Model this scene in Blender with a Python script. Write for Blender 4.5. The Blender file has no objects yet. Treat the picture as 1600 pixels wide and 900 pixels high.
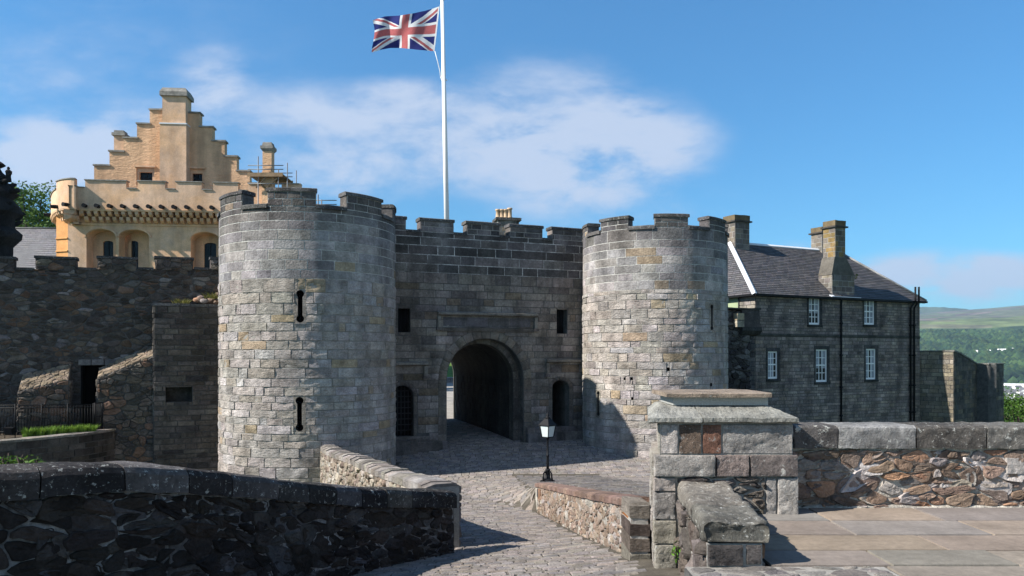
import bpy, math, random
from mathutils import Vector, noise
from mathutils.geometry import tessellate_polygon
R = math.radians
sc = bpy.context.scene
COL = sc.collection
E = 1.65          # eye height above the terrace
F = 1200.0        # focal length of the photograph, in photo pixels
HY = 555.0        # horizon row in the photograph
OFF = {}

def P(px, py, d):
    """a photo point at depth d, in metres"""
    return Vector(((px-800)/F*d, d, E+(HY-py)/F*d))

# ------------------------------------------------------------------ materials
def mat(name, base=(.5,.5,.5), attr=False, rough=.9, bump=None, bump2=None, var=None, streak=None,
        lichen=None, lichen2=None, metal=0, spec=.12, trans=0, two=None):
    m = bpy.data.materials.new(name); m.use_nodes = True
    nt = m.node_tree; N = nt.nodes; L = nt.links
    b = N['Principled BSDF']
    b.inputs['Roughness'].default_value = rough
    b.inputs['Metallic'].default_value = metal
    b.inputs['Specular IOR Level'].default_value = spec
    tc = N.new('ShaderNodeTexCoord')
    def nz(scale, detail=6, ro=.6, vec=None, dist=0):
        n = N.new('ShaderNodeTexNoise'); n.inputs['Scale'].default_value = scale
        n.inputs['Detail'].default_value = detail; n.inputs['Roughness'].default_value = ro
        n.inputs['Distortion'].default_value = dist
        L.new(vec or tc.outputs['Object'], n.inputs['Vector']); return n.outputs['Fac']
    def mr(x, a, c, d, e):
        n = N.new('ShaderNodeMapRange'); n.inputs[1].default_value = a; n.inputs[2].default_value = c
        n.inputs[3].default_value = d; n.inputs[4].default_value = e
        L.new(x, n.inputs[0]); return n.outputs[0]
    if attr:
        a = N.new('ShaderNodeAttribute'); a.attribute_name = 'Col'; col = a.outputs['Color']
    else:
        a = N.new('ShaderNodeRGB'); a.outputs[0].default_value = (*base, 1); col = a.outputs[0]
    def mix(kind, fac, c1, c2):
        n = N.new('ShaderNodeMix'); n.data_type = 'RGBA'; n.blend_type = kind
        if isinstance(fac, float): n.inputs[0].default_value = fac
        else: L.new(fac, n.inputs[0])
        for k, c in ((6, c1), (7, c2)):
            if isinstance(c, tuple): n.inputs[k].default_value = (*c, 1)
            else: L.new(c, n.inputs[k])
        return n.outputs[2]
    def scale_by(c, f):
        n = N.new('ShaderNodeVectorMath'); n.operation = 'SCALE'
        L.new(c, n.inputs[0]); L.new(f, n.inputs['Scale']); return n.outputs[0]
    if two:
        col = mix('MIX', mr(nz(two[0], 5, .6), .42, .58, 0, 1), col, two[1])
    if var:
        col = scale_by(col, mr(nz(var[0], 8, .65), .3, .7, 1-var[1], 1+var[1]))
        col = scale_by(col, mr(nz(var[0]*9.3, 5, .7), .3, .7, 1-var[1]*.7, 1+var[1]*.7))
    if streak:
        mp = N.new('ShaderNodeMapping'); mp.inputs['Scale'].default_value = (1, 1, .13)
        L.new(tc.outputs['Object'], mp.inputs[0])
        col = scale_by(col, mr(nz(streak[0], 6, .6, mp.outputs[0]), .38, .66, 1.08, 1-streak[1]))
    if lichen:
        f = mr(nz(lichen[0], 8, .75), lichen[1], lichen[1]+.05, 0, lichen[3] if len(lichen) > 3 else .85)
        col = mix('MIX', f, col, lichen[2])
    if lichen2:
        f = mr(nz(lichen2[0], 6, .7), lichen2[1], lichen2[1]+.06, 0, .85)
        col = mix('MIX', f, col, lichen2[2])
    L.new(col, b.inputs['Base Color'])
    last = None
    for bp in (bump, bump2):
        if bp:
            n = N.new('ShaderNodeBump'); n.inputs['Strength'].default_value = bp[1]
            n.inputs['Distance'].default_value = bp[2]
            vec = None
            if len(bp) > 3:
                mp = N.new('ShaderNodeMapping'); mp.inputs['Scale'].default_value = bp[3]
                L.new(tc.outputs['Object'], mp.inputs[0]); vec = mp.outputs[0]
            L.new(nz(bp[0], 8, .68, vec), n.inputs['Height'])
            if last: L.new(last, n.inputs['Normal'])
            last = n.outputs[0]
    if last: L.new(last, b.inputs['Normal'])
    if trans:
        t = N.new('ShaderNodeBsdfTranslucent'); L.new(col, t.inputs['Color'])
        ms = N.new('ShaderNodeMixShader'); ms.inputs[0].default_value = trans
        L.new(b.outputs[0], ms.inputs[1]); L.new(t.outputs[0], ms.inputs[2])
        L.new(ms.outputs[0], N['Material Output'].inputs['Surface'])
    return m

M = {}
M['hewn']   = mat('hewn_stone', attr=True, var=(2.3,.42), streak=(1.6,.3), bump=(7,1,.10,(1,1,2.4)), bump2=(38,.9,.02), lichen=(7,.66,(.42,.41,.38),.5), rough=.95)
M['ashlar'] = mat('dressed_stone', attr=True, var=(1.5,.44), streak=(1.3,.4), bump=(14,.8,.04), bump2=(55,.7,.012), lichen=(12,.62,(.40,.40,.37),.5), rough=.95)
M['dark']   = mat('soot_dark_stone', attr=True, var=(1.4,.48), streak=(1.2,.45), bump=(12,.9,.05), bump2=(50,.7,.012), lichen=(11,.66,(.24,.25,.25),.45), rough=.95)
M['rubble'] = mat('rubble_stone', attr=True, var=(3.2,.42), bump=(10,1,.045), bump2=(36,.9,.016), lichen=(9,.68,(.3,.3,.29),.45), rough=.95)
M['coping'] = mat('lichened_coping', attr=True, var=(2.0,.5), bump=(10,.9,.04), bump2=(50,.9,.014), lichen=(19,.575,(.46,.46,.42),.8), rough=.95)
M['pitted'] = mat('pitted_pier_stone', attr=True, var=(5,.4), bump=(15,1,.05), bump2=(48,1,.02), lichen=(12,.575,(.52,.51,.47),.7), rough=.95)
M['cap']    = mat('spotted_cap_stone', attr=True, var=(4,.45), bump=(16,.9,.03), bump2=(65,.9,.01), lichen=(17,.60,(.46,.45,.41),.8), lichen2=(4.5,.72,(.42,.25,.05)), rough=.95)
M['rust']   = mat('orange_lichen_stone', attr=True, var=(2,.35), bump=(12,.6,.03), lichen=(3.0,.63,(.30,.17,.06),.7), rough=.95)
M['mortar_l'] = mat('pale_mortar', (.42,.41,.38), var=(4,.4), bump=(14,1,.04), bump2=(45,.8,.015), rough=1)
M['mortar_t'] = mat('patchy_lime_mortar', (.42,.385,.33), var=(3,.5), bump=(14,1,.05), bump2=(45,.9,.015), rough=1)
M['mortar_m'] = mat('grey_mortar', (.30,.285,.26), var=(4,.3), bump=(30,.7,.015), rough=1)
M['mortar_w'] = mat('sand_mortar', (.25,.235,.21), var=(4,.3), bump=(30,.7,.015), rough=1)
M['mortar_f'] = mat('weathered_grey_mortar', (.17,.17,.17), var=(1.8,.8), bump=(16,.9,.03), rough=1)
M['mortar_p'] = mat('worn_pointing', (.36,.35,.335), var=(1.6,.8), bump=(30,.7,.015), rough=1)
M['mortar_d'] = mat('dark_mortar', (.085,.083,.08), var=(4,.4), bump=(30,.7,.02), rough=1)
M['black']  = mat('unlit_inside', (.01,.01,.011), rough=1)
M['iron']   = mat('black_iron', (.012,.012,.013), rough=.55, metal=.2, bump=(40,.2,.004))
M['ochre']  = mat('ochre_limewash', (.645,.405,.24), var=(1.3,.2), streak=(1.0,.22), bump=(5,.25,.03), bump2=(40,.3,.008), two=(.5,(.585,.40,.275)), rough=.95)
M['ochre_rough'] = mat('ochre_rough_limewash', (.635,.405,.245), var=(1.6,.15), streak=(1.0,.3), bump=(3.2,.9,.09,(1,1,2.4)), bump2=(30,.5,.02), rough=.95)
M['orange'] = mat('sunlit_orange_limewash', (.56,.28,.11), var=(1,.2), bump=(6,.3,.03), rough=.95)  # corner limewash with the full sun's warmth painted into its colour
M['greycap'] = mat('grey_coping_stone', (.24,.225,.2), var=(3,.4), bump=(12,.6,.03), lichen=(6,.6,(.4,.38,.34),.6), rough=.95)
M['slate']  = mat('slate', attr=True, var=(1.2,.2), bump=(20,.4,.01), rough=.6, spec=.4)
M['lead']   = mat('pale_lead', (.62,.63,.64), var=(2,.12), rough=.55)
M['white']  = mat('white_paint', (.84,.82,.80), var=(3,.06), rough=.5)
M['glass']  = mat('dark_window_glass', (.016,.017,.02), var=(1.5,.4), rough=.2, spec=.14)
M['curtain'] = mat('net_curtain', (.33,.35,.38), var=(3,.3), rough=.9)
M['pole']   = mat('white_pole_paint', (.8,.8,.79), var=(1,.04), rough=.4)
M['navy']   = mat('flag_navy', (.028,.035,.16), rough=.85, trans=.3, bump=(6,.3,.05), var=(2,.1))
M['fred']   = mat('flag_faded_red', (.47,.13,.13), rough=.85, trans=.3, bump=(6,.3,.05), var=(2,.15))
M['fwhite'] = mat('flag_white', (.76,.75,.74), rough=.85, trans=.3, bump=(6,.3,.05), var=(2,.06))
M['rope']   = mat('rope', (.6,.6,.58), rough=.9)
M['lampglass'] = mat('frosted_lamp_glass', (.46,.51,.50), rough=.35, spec=.5, var=(4,.1))
M['pot']    = mat('clay_pot', (.46,.33,.21), var=(3,.3), rough=.85, bump=(20,.3,.01))
M['wood']   = mat('scaffold_board', (.23,.16,.10), var=(3,.35), rough=.9)
M['steel']  = mat('scaffold_tube', (.16,.17,.18), rough=.5, metal=.5)
M['soil']   = mat('soil', (.07,.055,.04), var=(3,.4), bump=(12,.8,.05))
M['grass']  = mat('grass_blade', attr=True, rough=.7, trans=.25)
M['leaf']   = mat('leaf', attr=True, rough=.6, trans=.25)
M['bark']   = mat('bark', (.07,.055,.045), var=(4,.4), bump=(14,.8,.04))
M['sett']   = mat('sett_stone', attr=True, var=(3.5,.4), bump=(20,1,.03), bump2=(75,.8,.01), rough=.92, spec=.25)
M['joint']  = mat('sett_joint_grit', (.085,.075,.06), var=(5,.4), bump=(40,.7,.01), rough=1)
M['slab']   = mat('sandstone_slab', attr=True, var=(1.6,.24), bump=(10,.5,.014), bump2=(70,.7,.006), rough=.9)
M['yett']   = mat('yett_iron', (.03,.03,.032), rough=.6)
M['mesh']   = mat('perforated_metal', (.33,.33,.31), var=(60,.3), rough=.6, metal=.2, bump=(150,.6,.004))
M['teal']   = mat('pale_green_pane', (.30,.36,.22), var=(1,.1), rough=.6)  # window pane in one flat pale green
M['lawn']   = mat('lawn', (.09,.16,.03), var=(.5,.3), bump=(20,.8,.05))
M['yard']   = mat('courtyard_paving', (.28,.26,.23), var=(1.2,.25), bump=(9,.5,.02))

# ------------------------------------------------------------------ mesh builder
class MB:
    def __init__(s): s.v=[]; s.f=[]; s.m=[]; s.c=[]; s.s=[]
    def vert(s, p): s.v.append(tuple(p)); return len(s.v)-1
    def face(s, ids, m=0, c=(.3,.3,.3), smooth=False):
        s.f.append(ids); s.m.append(m); s.c.append(c); s.s.append(smooth)
    def poly(s, pts, m=0, c=(.3,.3,.3), smooth=False):
        s.face([s.vert(p) for p in pts], m, c, smooth)
    def hexa(s, a, b, m=0, c=(.3,.3,.3)):
        """a: four bottom points, b: four top points, same order"""
        i = [s.vert(p) for p in a]; j = [s.vert(p) for p in b]; n = len(i)
        s.face(i[::-1], m, c); s.face(j, m, c)
        for k in range(n): s.face([i[k], i[(k+1)%n], j[(k+1)%n], j[k]], m, c)
    def box(s, x0,x1,y0,y1,z0,z1, m=0, c=(.3,.3,.3)):
        s.hexa([(x0,y0,z0),(x1,y0,z0),(x1,y1,z0),(x0,y1,z0)], [(x0,y0,z1),(x1,y0,z1),(x1,y1,z1),(x0,y1,z1)], m, c)
    def sbox(s, S, u0,u1,v0,v1,w0,w1, m=0, c=(.3,.3,.3)):
        s.hexa([S(u0,v0,w1),S(u1,v0,w1),S(u1,v0,w0),S(u0,v0,w0)], [S(u0,v1,w1),S(u1,v1,w1),S(u1,v1,w0),S(u0,v1,w0)], m, c)
    def tube(s, pts, rad, n=8, m=0, c=(.3,.3,.3), cap=True):
        pts = [Vector(p) for p in pts]
        if not isinstance(rad, (list, tuple)): rad = [rad]*len(pts)
        rings = []
        for i, p in enumerate(pts):
            d = (pts[min(i+1,len(pts)-1)]-pts[max(i-1,0)])
            d = d.normalized() if d.length > 1e-9 else Vector((0,0,1))
            a = d.cross(Vector((0,0,1)) if abs(d.z) < .9 else Vector((1,0,0))).normalized(); b = d.cross(a)
            rings.append([s.vert(p+(a*math.cos(2*math.pi*k/n)+b*math.sin(2*math.pi*k/n))*rad[i]) for k in range(n)])
        for q, r in zip(rings, rings[1:]):
            for k in range(n): s.face([q[k], q[(k+1)%n], r[(k+1)%n], r[k]], m, c, True)
        if cap: s.face(rings[0][::-1], m, c); s.face(rings[-1], m, c)
    def lathe(s, o, prof, n=16, m=0, c=(.3,.3,.3)):
        o = Vector(o); rings = []
        for r, z in prof:
            rings.append([s.vert(o+Vector((r*math.cos(2*math.pi*k/n), r*math.sin(2*math.pi*k/n), z))) for k in range(n)])
        for q, r in zip(rings, rings[1:]):
            for k in range(n): s.face([q[k], q[(k+1)%n], r[(k+1)%n], r[k]], m, c, True)
        s.face(rings[0][::-1], m, c); s.face(rings[-1], m, c)
    def extr(s, S, ua, ub, prof, nu=1, m=0, c=(.3,.3,.3), ems=None, nz=0, nsc=3.0, smooth=False):
        """profile of (w,v) points swept from ua to ub along surface S"""
        rows = []
        for i in range(nu+1):
            u = ua+(ub-ua)*i/nu; r = []
            for w, v in prof:
                p = S(u, v, w)
                if nz: p = p+noise.noise_vector(p*nsc)*nz
                r.append(s.vert(p))
            rows.append(r)
        n = len(prof)
        for q, r in zip(rows, rows[1:]):
            for k in range(n):
                s.face([q[k], r[k], r[(k+1)%n], q[(k+1)%n]], ems[k] if ems else m, c, smooth)
        s.face(rows[0], m, c); s.face(rows[-1][::-1], m, c)
    def build(s, name, mats, parent=None, base=None):
        me = bpy.data.meshes.new(name)
        if parent is not None: off = OFF[parent.name]
        else: off = Vector(base) if base is not None else Vector((0,0,0))
        me.from_pydata([(a-off.x, b-off.y, c-off.z) for a,b,c in s.v], [], s.f)
        if not isinstance(mats, (list, tuple)): mats = [mats]
        for k in mats: me.materials.append(M[k])
        me.polygons.foreach_set('material_index', s.m)
        me.polygons.foreach_set('use_smooth', s.s)
        at = me.attributes.new('Col', 'FLOAT_COLOR', 'CORNER')
        flat = []
        for f, c in zip(s.f, s.c):
            flat += [c[0], c[1], c[2], 1.0]*len(f)
        at.data.foreach_set('color', flat)
        me.update()
        o = bpy.data.objects.new(name, me); COL.objects.link(o)
        OFF[o.name] = off
        if parent is not None: o.parent = parent
        elif base is not None: o.location = off
        return o

def thing(name, label, cat, base, group=None):
    o = bpy.data.objects.new(name, None); COL.objects.link(o)
    o.location = base; o.empty_display_size = .3; OFF[o.name] = Vector(base)
    o['label'] = label; o['category'] = cat
    if group: o['group'] = group
    return o
def tag(o, label, cat, group=None):
    o['label'] = label; o['category'] = cat
    if group: o['group'] = group
    return o
def kind(o, k): o['kind'] = k; return o

# ------------------------------------------------------------------ surfaces: S(u, v, w) -> point, w outwards
class Flat:
    def __init__(s, o, t):
        s.o = Vector((o[0], o[1], 0)); s.t = R(t)
        s.d = Vector((math.cos(s.t), math.sin(s.t), 0)); s.n = Vector((math.sin(s.t), -math.cos(s.t), 0))
    def __call__(s, u, v, w=0): return s.o+s.d*u+s.n*w+Vector((0,0,v))
    def px(s, px, py, w=0):
        """(u, v) of the photo point on this wall"""
        c = Vector((0,0,E)); r = Vector(((px-800)/F, 1, (HY-py)/F))
        k = s.n.dot(s.o+s.n*w-c)/s.n.dot(r); p = c+r*k-s.o
        return p.dot(s.d), p.z
    def back(s, w): 
        q = Flat((0,0), 0); q.o = s.o-s.n*w; q.t=s.t; q.d=s.d; q.n=s.n; return q
class Cyl:
    def __init__(s, cx, cy, r): s.cx, s.cy, s.r = cx, cy, r
    def __call__(s, u, v, w=0):
        a = u/s.r; return Vector((s.cx+(s.r+w)*math.sin(a), s.cy-(s.r+w)*math.cos(a), v))
class Path:
    """points (x, y, ztop) followed left to right as seen from the face side; v is measured from the top"""
    def __init__(s, pts, sub=6):
        q = [Vector(p) for p in pts]; out = []
        for i in range(len(q)-1):
            a = q[max(i-1,0)]; b = q[i]; c = q[i+1]; d = q[min(i+2,len(q)-1)]
            for k in range(sub):
                t = k/sub
                out.append(.5*((2*b)+(c-a)*t+(2*a-5*b+4*c-d)*t*t+(3*b-a-3*c+d)*t**3))
        out.append(q[-1]); s.p = out; s.l = [0]
        for a, b in zip(out, out[1:]): s.l.append(s.l[-1]+math.hypot(b.x-a.x, b.y-a.y))
        s.L = s.l[-1]
        s.dirs = []
        for i in range(len(out)):
            a = out[max(i-1,0)]; b = out[min(i+1,len(out)-1)]
            s.dirs.append(Vector((b.x-a.x, b.y-a.y, 0)).normalized())
    def __call__(s, u, v, w=0):
        u = min(max(u, 0), s.L-1e-6)
        lo, hi = 0, len(s.l)-1
        while hi-lo > 1:
            m = (lo+hi)//2
            if s.l[m] <= u: lo = m
            else: hi = m
        t = (u-s.l[lo])/(s.l[hi]-s.l[lo]); p = s.p[lo].lerp(s.p[hi], t); d = s.dirs[lo].lerp(s.dirs[hi], t).normalized()
        return Vector((p.x+d.y*w, p.y-d.x*w, p.z+v))
class Quad:
    """bilinear patch a-b (bottom), d-c (top)"""
    def __init__(s, a, b, c, d):
        s.a, s.b, s.c, s.d = [Vector(x) for x in (a,b,c,d)]
        s.W = ((s.b-s.a).length+(s.c-s.d).length)/2; s.H = ((s.d-s.a).length+(s.c-s.b).length)/2
        s.n = (s.c-s.a).cross(s.d-s.b).normalized()
    def __call__(s, u, v, w=0):
        x = u/s.W; y = v/s.H
        return s.a.lerp(s.b, x).lerp(s.d.lerp(s.c, x), y)+s.n*w

# ------------------------------------------------------------------ masonry
def clip(poly, nx, ny, c):
    out = []; n = len(poly)
    for i in range(n):
        p, q = poly[i], poly[(i+1)%n]
        a = nx*p[0]+ny*p[1]-c; b = nx*q[0]+ny*q[1]-c
        if a <= 0: out.append(p)
        if (a < 0 < b) or (b < 0 < a):
            t = a/(a-b); out.append((p[0]+(q[0]-p[0])*t, p[1]+(q[1]-p[1])*t))
    return out
def area(poly): return .5*sum(poly[i][0]*poly[(i+1)%len(poly)][1]-poly[(i+1)%len(poly)][0]*poly[i][1] for i in range(len(poly))) if len(poly) > 2 else 0
def inset(poly, d):
    r = poly; n = len(poly)
    for i in range(n):
        p, q = poly[i], poly[(i+1)%n]
        ex, ey = q[0]-p[0], q[1]-p[1]; l = math.hypot(ex, ey)
        if l < 1e-6: continue
        nx, ny = ey/l, -ex/l
        r = clip(r, nx, ny, nx*p[0]+ny*p[1]-d)
        if len(r) < 3: return []
    return r
def outside(poly, hole):
    """largest convex piece of poly outside the convex hole (both counter-clockwise)"""
    best = []; ba = 0; n = len(hole)
    inter = poly
    for i in range(n):
        p, q = hole[i], hole[(i+1)%n]; ex, ey = q[0]-p[0], q[1]-p[1]; l = math.hypot(ex, ey)
        if l < 1e-7: continue
        nx, ny = ey/l, -ex/l; c = nx*p[0]+ny*p[1]
        o = clip(poly, -nx, -ny, -c)
        a = area(o) if len(o) > 2 else 0
        if a > ba: ba, best = a, o
        inter = clip(inter, nx, ny, c) if len(inter) > 2 else []
    if len(inter) < 3 or area(inter) < 1e-6: return poly
    return best
def bbox(p): return min(a for a,_ in p), max(a for a,_ in p), min(b for _,b in p), max(b for _,b in p)

def patch(mb, S, u0, u1, v0, v1, gap, h, rough, col, rng, du=.2, dv=.2, m=1, bev=.011, tilt=.5, slope=0):
    u0 += gap; u1 -= gap; v0 += gap; v1 -= gap
    if u1-u0 < .03 or v1-v0 < .02: return
    bev = min(bev, (u1-u0)*.25, (v1-v0)*.25)
    nu = max(1, math.ceil((u1-u0)/du)); nv = max(1, round((v1-v0)/dv))
    ta = rng.uniform(-1,1)*rough*tilt; tb = rng.uniform(-1,1)*rough*tilt; ph = rng.uniform(0,100); hh = h*rng.uniform(.75,1.25)
    g = []
    for j in range(nv+1):
        row = []
        for i in range(nu+1):
            x = i/nu; y = j/nv
            u = u0+bev+(u1-u0-2*bev)*x; v = v0+bev+(v1-v0-2*bev)*y
            w = hh+ta*(x-.5)+tb*(y-.5)+rough*noise.noise(Vector((u*3.7, v*5.1, ph)))+slope*(1-y)
            if du < .15: w += rough*(.5*noise.noise(Vector((u*9, v*15, ph)))+(.45*noise.noise(Vector((u*27, v*34, ph)))+.35*noise.noise(Vector((u*60, v*66, ph))) if du < .05 else 0))
            edge = (i in (0, nu)) or (j in (0, nv))
            if edge: w = max(.004, w*.92)
            row.append(mb.vert(S(u, v, w)))
        g.append(row)
    for j in range(nv):
        for i in range(nu): mb.face([g[j][i], g[j][i+1], g[j+1][i+1], g[j+1][i]], m, col, True)
    ring = [(0,i) for i in range(nu)]+[(j,nu) for j in range(nv)]+[(nv,i) for i in range(nu,0,-1)]+[(j,0) for j in range(nv,0,-1)]
    out = []
    for j, i in ring:
        u = u0+(u1-u0)*i/nu; v = v0+(v1-v0)*j/nv
        out.append(mb.vert(S(u, v, -.02)))
    n = len(ring)
    top = [mb.vert(mb.v[g[j][i]]) for j, i in ring]
    for k in range(n):
        mb.face([out[k], out[(k+1)%n], top[(k+1)%n], top[k]], m, col)

def stone(mb, S, poly, gap, h, col, rng, bev=.03, bulge=.3, m=1, rough=0, roundit=False, base=-.02):
    p0 = inset(poly, gap)
    if len(p0) < 3 or area(p0) < 2e-4: return
    if roundit:
        q = []; n = len(p0)
        for i in range(n):
            a, b = p0[i], p0[(i+1)%n]
            for t in (.16,.5,.84):
                j = math.hypot(b[0]-a[0], b[1]-a[1])*.05
                q.append((a[0]*(1-t)+b[0]*t+rng.uniform(-j,j), a[1]*(1-t)+b[1]*t+rng.uniform(-j,j)))
        p0 = q
    n = len(p0); cx = sum(a for a,_ in p0)/n; cy = sum(b for _,b in p0)/n
    hh = h*rng.uniform(.6,1.3); ta = rng.uniform(-1,1)*rough; tb = rng.uniform(-1,1)*rough
    def sc_(k): return [(cx+(a-cx)*k, cy+(b-cy)*k) for a, b in p0]
    rad = max(.03, math.sqrt(max(0,area(p0))/math.pi)); k1 = max(.4, 1-bev/rad)
    r0 = [mb.vert(S(a, b, base)) for a, b in p0]
    r1 = [mb.vert(S(a, b, hh*.45)) for a, b in sc_(1-(1-k1)*.25)]
    r2 = [mb.vert(S(a, b, hh+ta*(a-cx)/rad+tb*(b-cy)/rad+rough*noise.noise(Vector((a*6, b*6, hh*77))))) for a, b in sc_(k1)]
    c = mb.vert(S(cx, cy, hh*(1+bulge)))
    for q, r in ((r0, r1), (r1, r2)):
        for k in range(n): mb.face([q[k], q[(k+1)%n], r[(k+1)%n], r[k]], m, col, True)
    if not roundit:
        for k in range(n): mb.face([r2[k], r2[(k+1)%n], c], m, col, True)
        return
    ox, oy = rng.uniform(-.2,.2)*rad, rng.uniform(-.2,.2)*rad*.6      # broken faces: an off-centre inner ring
    r3 = [mb.vert(S(cx+ox+(a-cx)*k1*.52, cy+oy+(b-cy)*k1*.52, hh*(1+bulge*.6)+rng.uniform(-1,1)*rough*.45)) for a, b in p0]
    c = mb.vert(S(cx+ox, cy+oy, hh*(1+bulge)+rng.uniform(-1,1)*rough*.4))
    for k in range(n):
        mb.face([r2[k], r2[(k+1)%n], r3[(k+1)%n], r3[k]], m, col, False); mb.face([r3[k], r3[(k+1)%n], c], m, col, False)

def rect_minus(r, hs):
    rects = [r]
    for hu0, hu1, hv0, hv1 in hs:
        nr = []
        for a0, a1, b0, b1 in rects:
            if a1 <= hu0 or a0 >= hu1 or b1 <= hv0 or b0 >= hv1: nr.append((a0,a1,b0,b1)); continue
            if a0 < hu0: nr.append((a0, hu0, b0, b1))
            if a1 > hu1: nr.append((hu1, a1, b0, b1))
            m0, m1 = max(a0,hu0), min(a1,hu1)
            if b0 < hv0: nr.append((m0, m1, b0, hv0))
            if b1 > hv1: nr.append((m0, m1, hv1, b1))
        rects = nr
    return rects

def ashlar(mb, S, U0, U1, vs, lens, rng, pal, gap=.008, h=.02, rough=.012, rects=(), polys=(), outer=None, du=.2, m=1, dv=.2, **kw):
    prev = []
    for v0, v1 in zip(vs, vs[1:]):
        u = U0-rng.uniform(0, lens[1]*.8); joints = []
        while u < U1:
            l = rng.uniform(*lens)
            if rng.random() < .12: l *= .55
            nu = u+l
            for pj in prev:
                if abs(pj-nu) < .08: nu += .13
            a, b = max(u, U0), min(nu, U1)
            if U1-b < .12: b = U1; nu = U1+1
            joints.append(nu); u = nu
            if b-a < .06: continue
            c = pal(rng, (a+b)/2, (v0+v1)/2)
            pl = None
            for hp in polys:
                x0,x1,y0,y1 = bbox(hp)
                if b > x0 and a < x1 and v1 > y0 and v0 < y1: pl = pl or [(a,v0),(b,v0),(b,v1),(a,v1)]; pl = outside(pl, hp) if len(pl) > 2 else pl
            if outer:
                for nx, ny, cc in outer:
                    pts = [(a,v0),(b,v0),(b,v1),(a,v1)]
                    if any(nx*x+ny*y > cc for x, y in pts):
                        pl = clip(pl if pl is not None else pts, nx, ny, cc)
            if pl is not None:
                if len(pl) > 2 and area(pl) > .004:
                    stone(mb, S, pl, gap, h, c, rng, bev=.02, bulge=.05, m=m)
                continue
            for r in rect_minus((a,b,v0,v1), rects):
                if r[1]-r[0] > .05 and r[3]-r[2] > .04:
                    patch(mb, S, *r, gap, h, rough, c, rng, du, dv, m, **kw)
        prev = joints

def courses(v0, v1, rng, a, b):
    vs = [v0]
    while vs[-1] < v1-b: vs.append(vs[-1]+rng.uniform(a, b))
    if v1-vs[-1] < a*.6: vs[-1] = v1
    else: vs.append(v1)
    return vs

def voronoi(rng, U0, U1, V0, V1, sx, sy, drop=.25, jit=.42, jy=.25):
    nx = max(1, int((U1-U0)/sx)); ny = max(1, int((V1-V0)/sy)); sx = (U1-U0)/nx; sy = (V1-V0)/ny
    grid = {}
    for j in range(-1, ny+1):
        for i in range(-1, nx+1):
            k = rng.random(); x = i+.5+(.4 if j % 2 else 0); y = j+.5
            if k < drop: grid[(i,j)] = []
            elif k < drop+.42: grid[(i,j)] = [(x+rng.uniform(-jit,jit), y+rng.uniform(-jy,jy))]
            elif k < drop+.58: grid[(i,j)] = [(x+rng.uniform(-jit,jit), y-.24+rng.uniform(-.1,.1)), (x+rng.uniform(-jit,jit), y+.24+rng.uniform(-.1,.1))]
            else: grid[(i,j)] = [(x-.25+rng.uniform(-.2,.2), y-.22+rng.uniform(-.15,.15)), (x+.27+rng.uniform(-.2,.2), y+rng.uniform(-.3,.3)), (x-.2+rng.uniform(-.2,.2), y+.25+rng.uniform(-.15,.15))]
    for (i,j), seeds in grid.items():
        for x, y in seeds:
            cell = [(x-2.2,y-2.2),(x+2.2,y-2.2),(x+2.2,y+2.2),(x-2.2,y+2.2)]
            for dj in range(-2,3):
                for di in range(-2,3):
                    for q in grid.get((i+di,j+dj), ()):
                        ax, ay = q[0]-x, q[1]-y
                        if (ax == 0 and ay == 0) or len(cell) < 3: continue
                        cell = clip(cell, ax, ay, ax*(x+q[0])/2+ay*(y+q[1])/2)
            if len(cell) < 3: continue
            for nx_, ny_, c in ((-1,0,0),(1,0,nx),(0,-1,0),(0,1,ny)):
                if len(cell) > 2: cell = clip(cell, nx_, ny_, c)
            if len(cell) < 3: continue
            yield [(U0+a*sx, V0+b*sy) for a, b in cell]

def rubble(mb, S, U0, U1, V0, V1, rng, pal, sx=.4, sy=.24, gap=.014, h=.05, rects=(), polys=(), outer=None, drop=.25, m=1, bev=.025, rough=.02, bulge=.15):
    for cell in voronoi(rng, U0, U1, V0, V1, sx, sy, drop):
        x0,x1,y0,y1 = bbox(cell)
        for r in rects:
            if x1 > r[0] and x0 < r[1] and y1 > r[2] and y0 < r[3]:
                cell = outside(cell, [(r[0],r[2]),(r[1],r[2]),(r[1],r[3]),(r[0],r[3])]) if len(cell) > 2 else cell
        for hp in polys:
            a = bbox(hp)
            if len(cell) > 2 and x1 > a[0] and x0 < a[1] and y1 > a[2] and y0 < a[3]: cell = outside(cell, hp)
        if outer:
            for nx, ny, c in outer:
                if len(cell) > 2: cell = clip(cell, nx, ny, c)
        if len(cell) < 3 or area(cell) < .002: continue
        n = len(cell); c = pal(rng, sum(a for a,_ in cell)/n, sum(b for _,b in cell)/n)
        stone(mb, S, cell, gap*rng.choice((.3,.45,.7,1,1.3)), h*rng.uniform(.45,1.2), c, rng, bev=bev*rng.uniform(.5,1.1), bulge=bulge*rng.uniform(.2,1), m=m, rough=rough*rng.uniform(.6,1.5), roundit=True)

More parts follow.
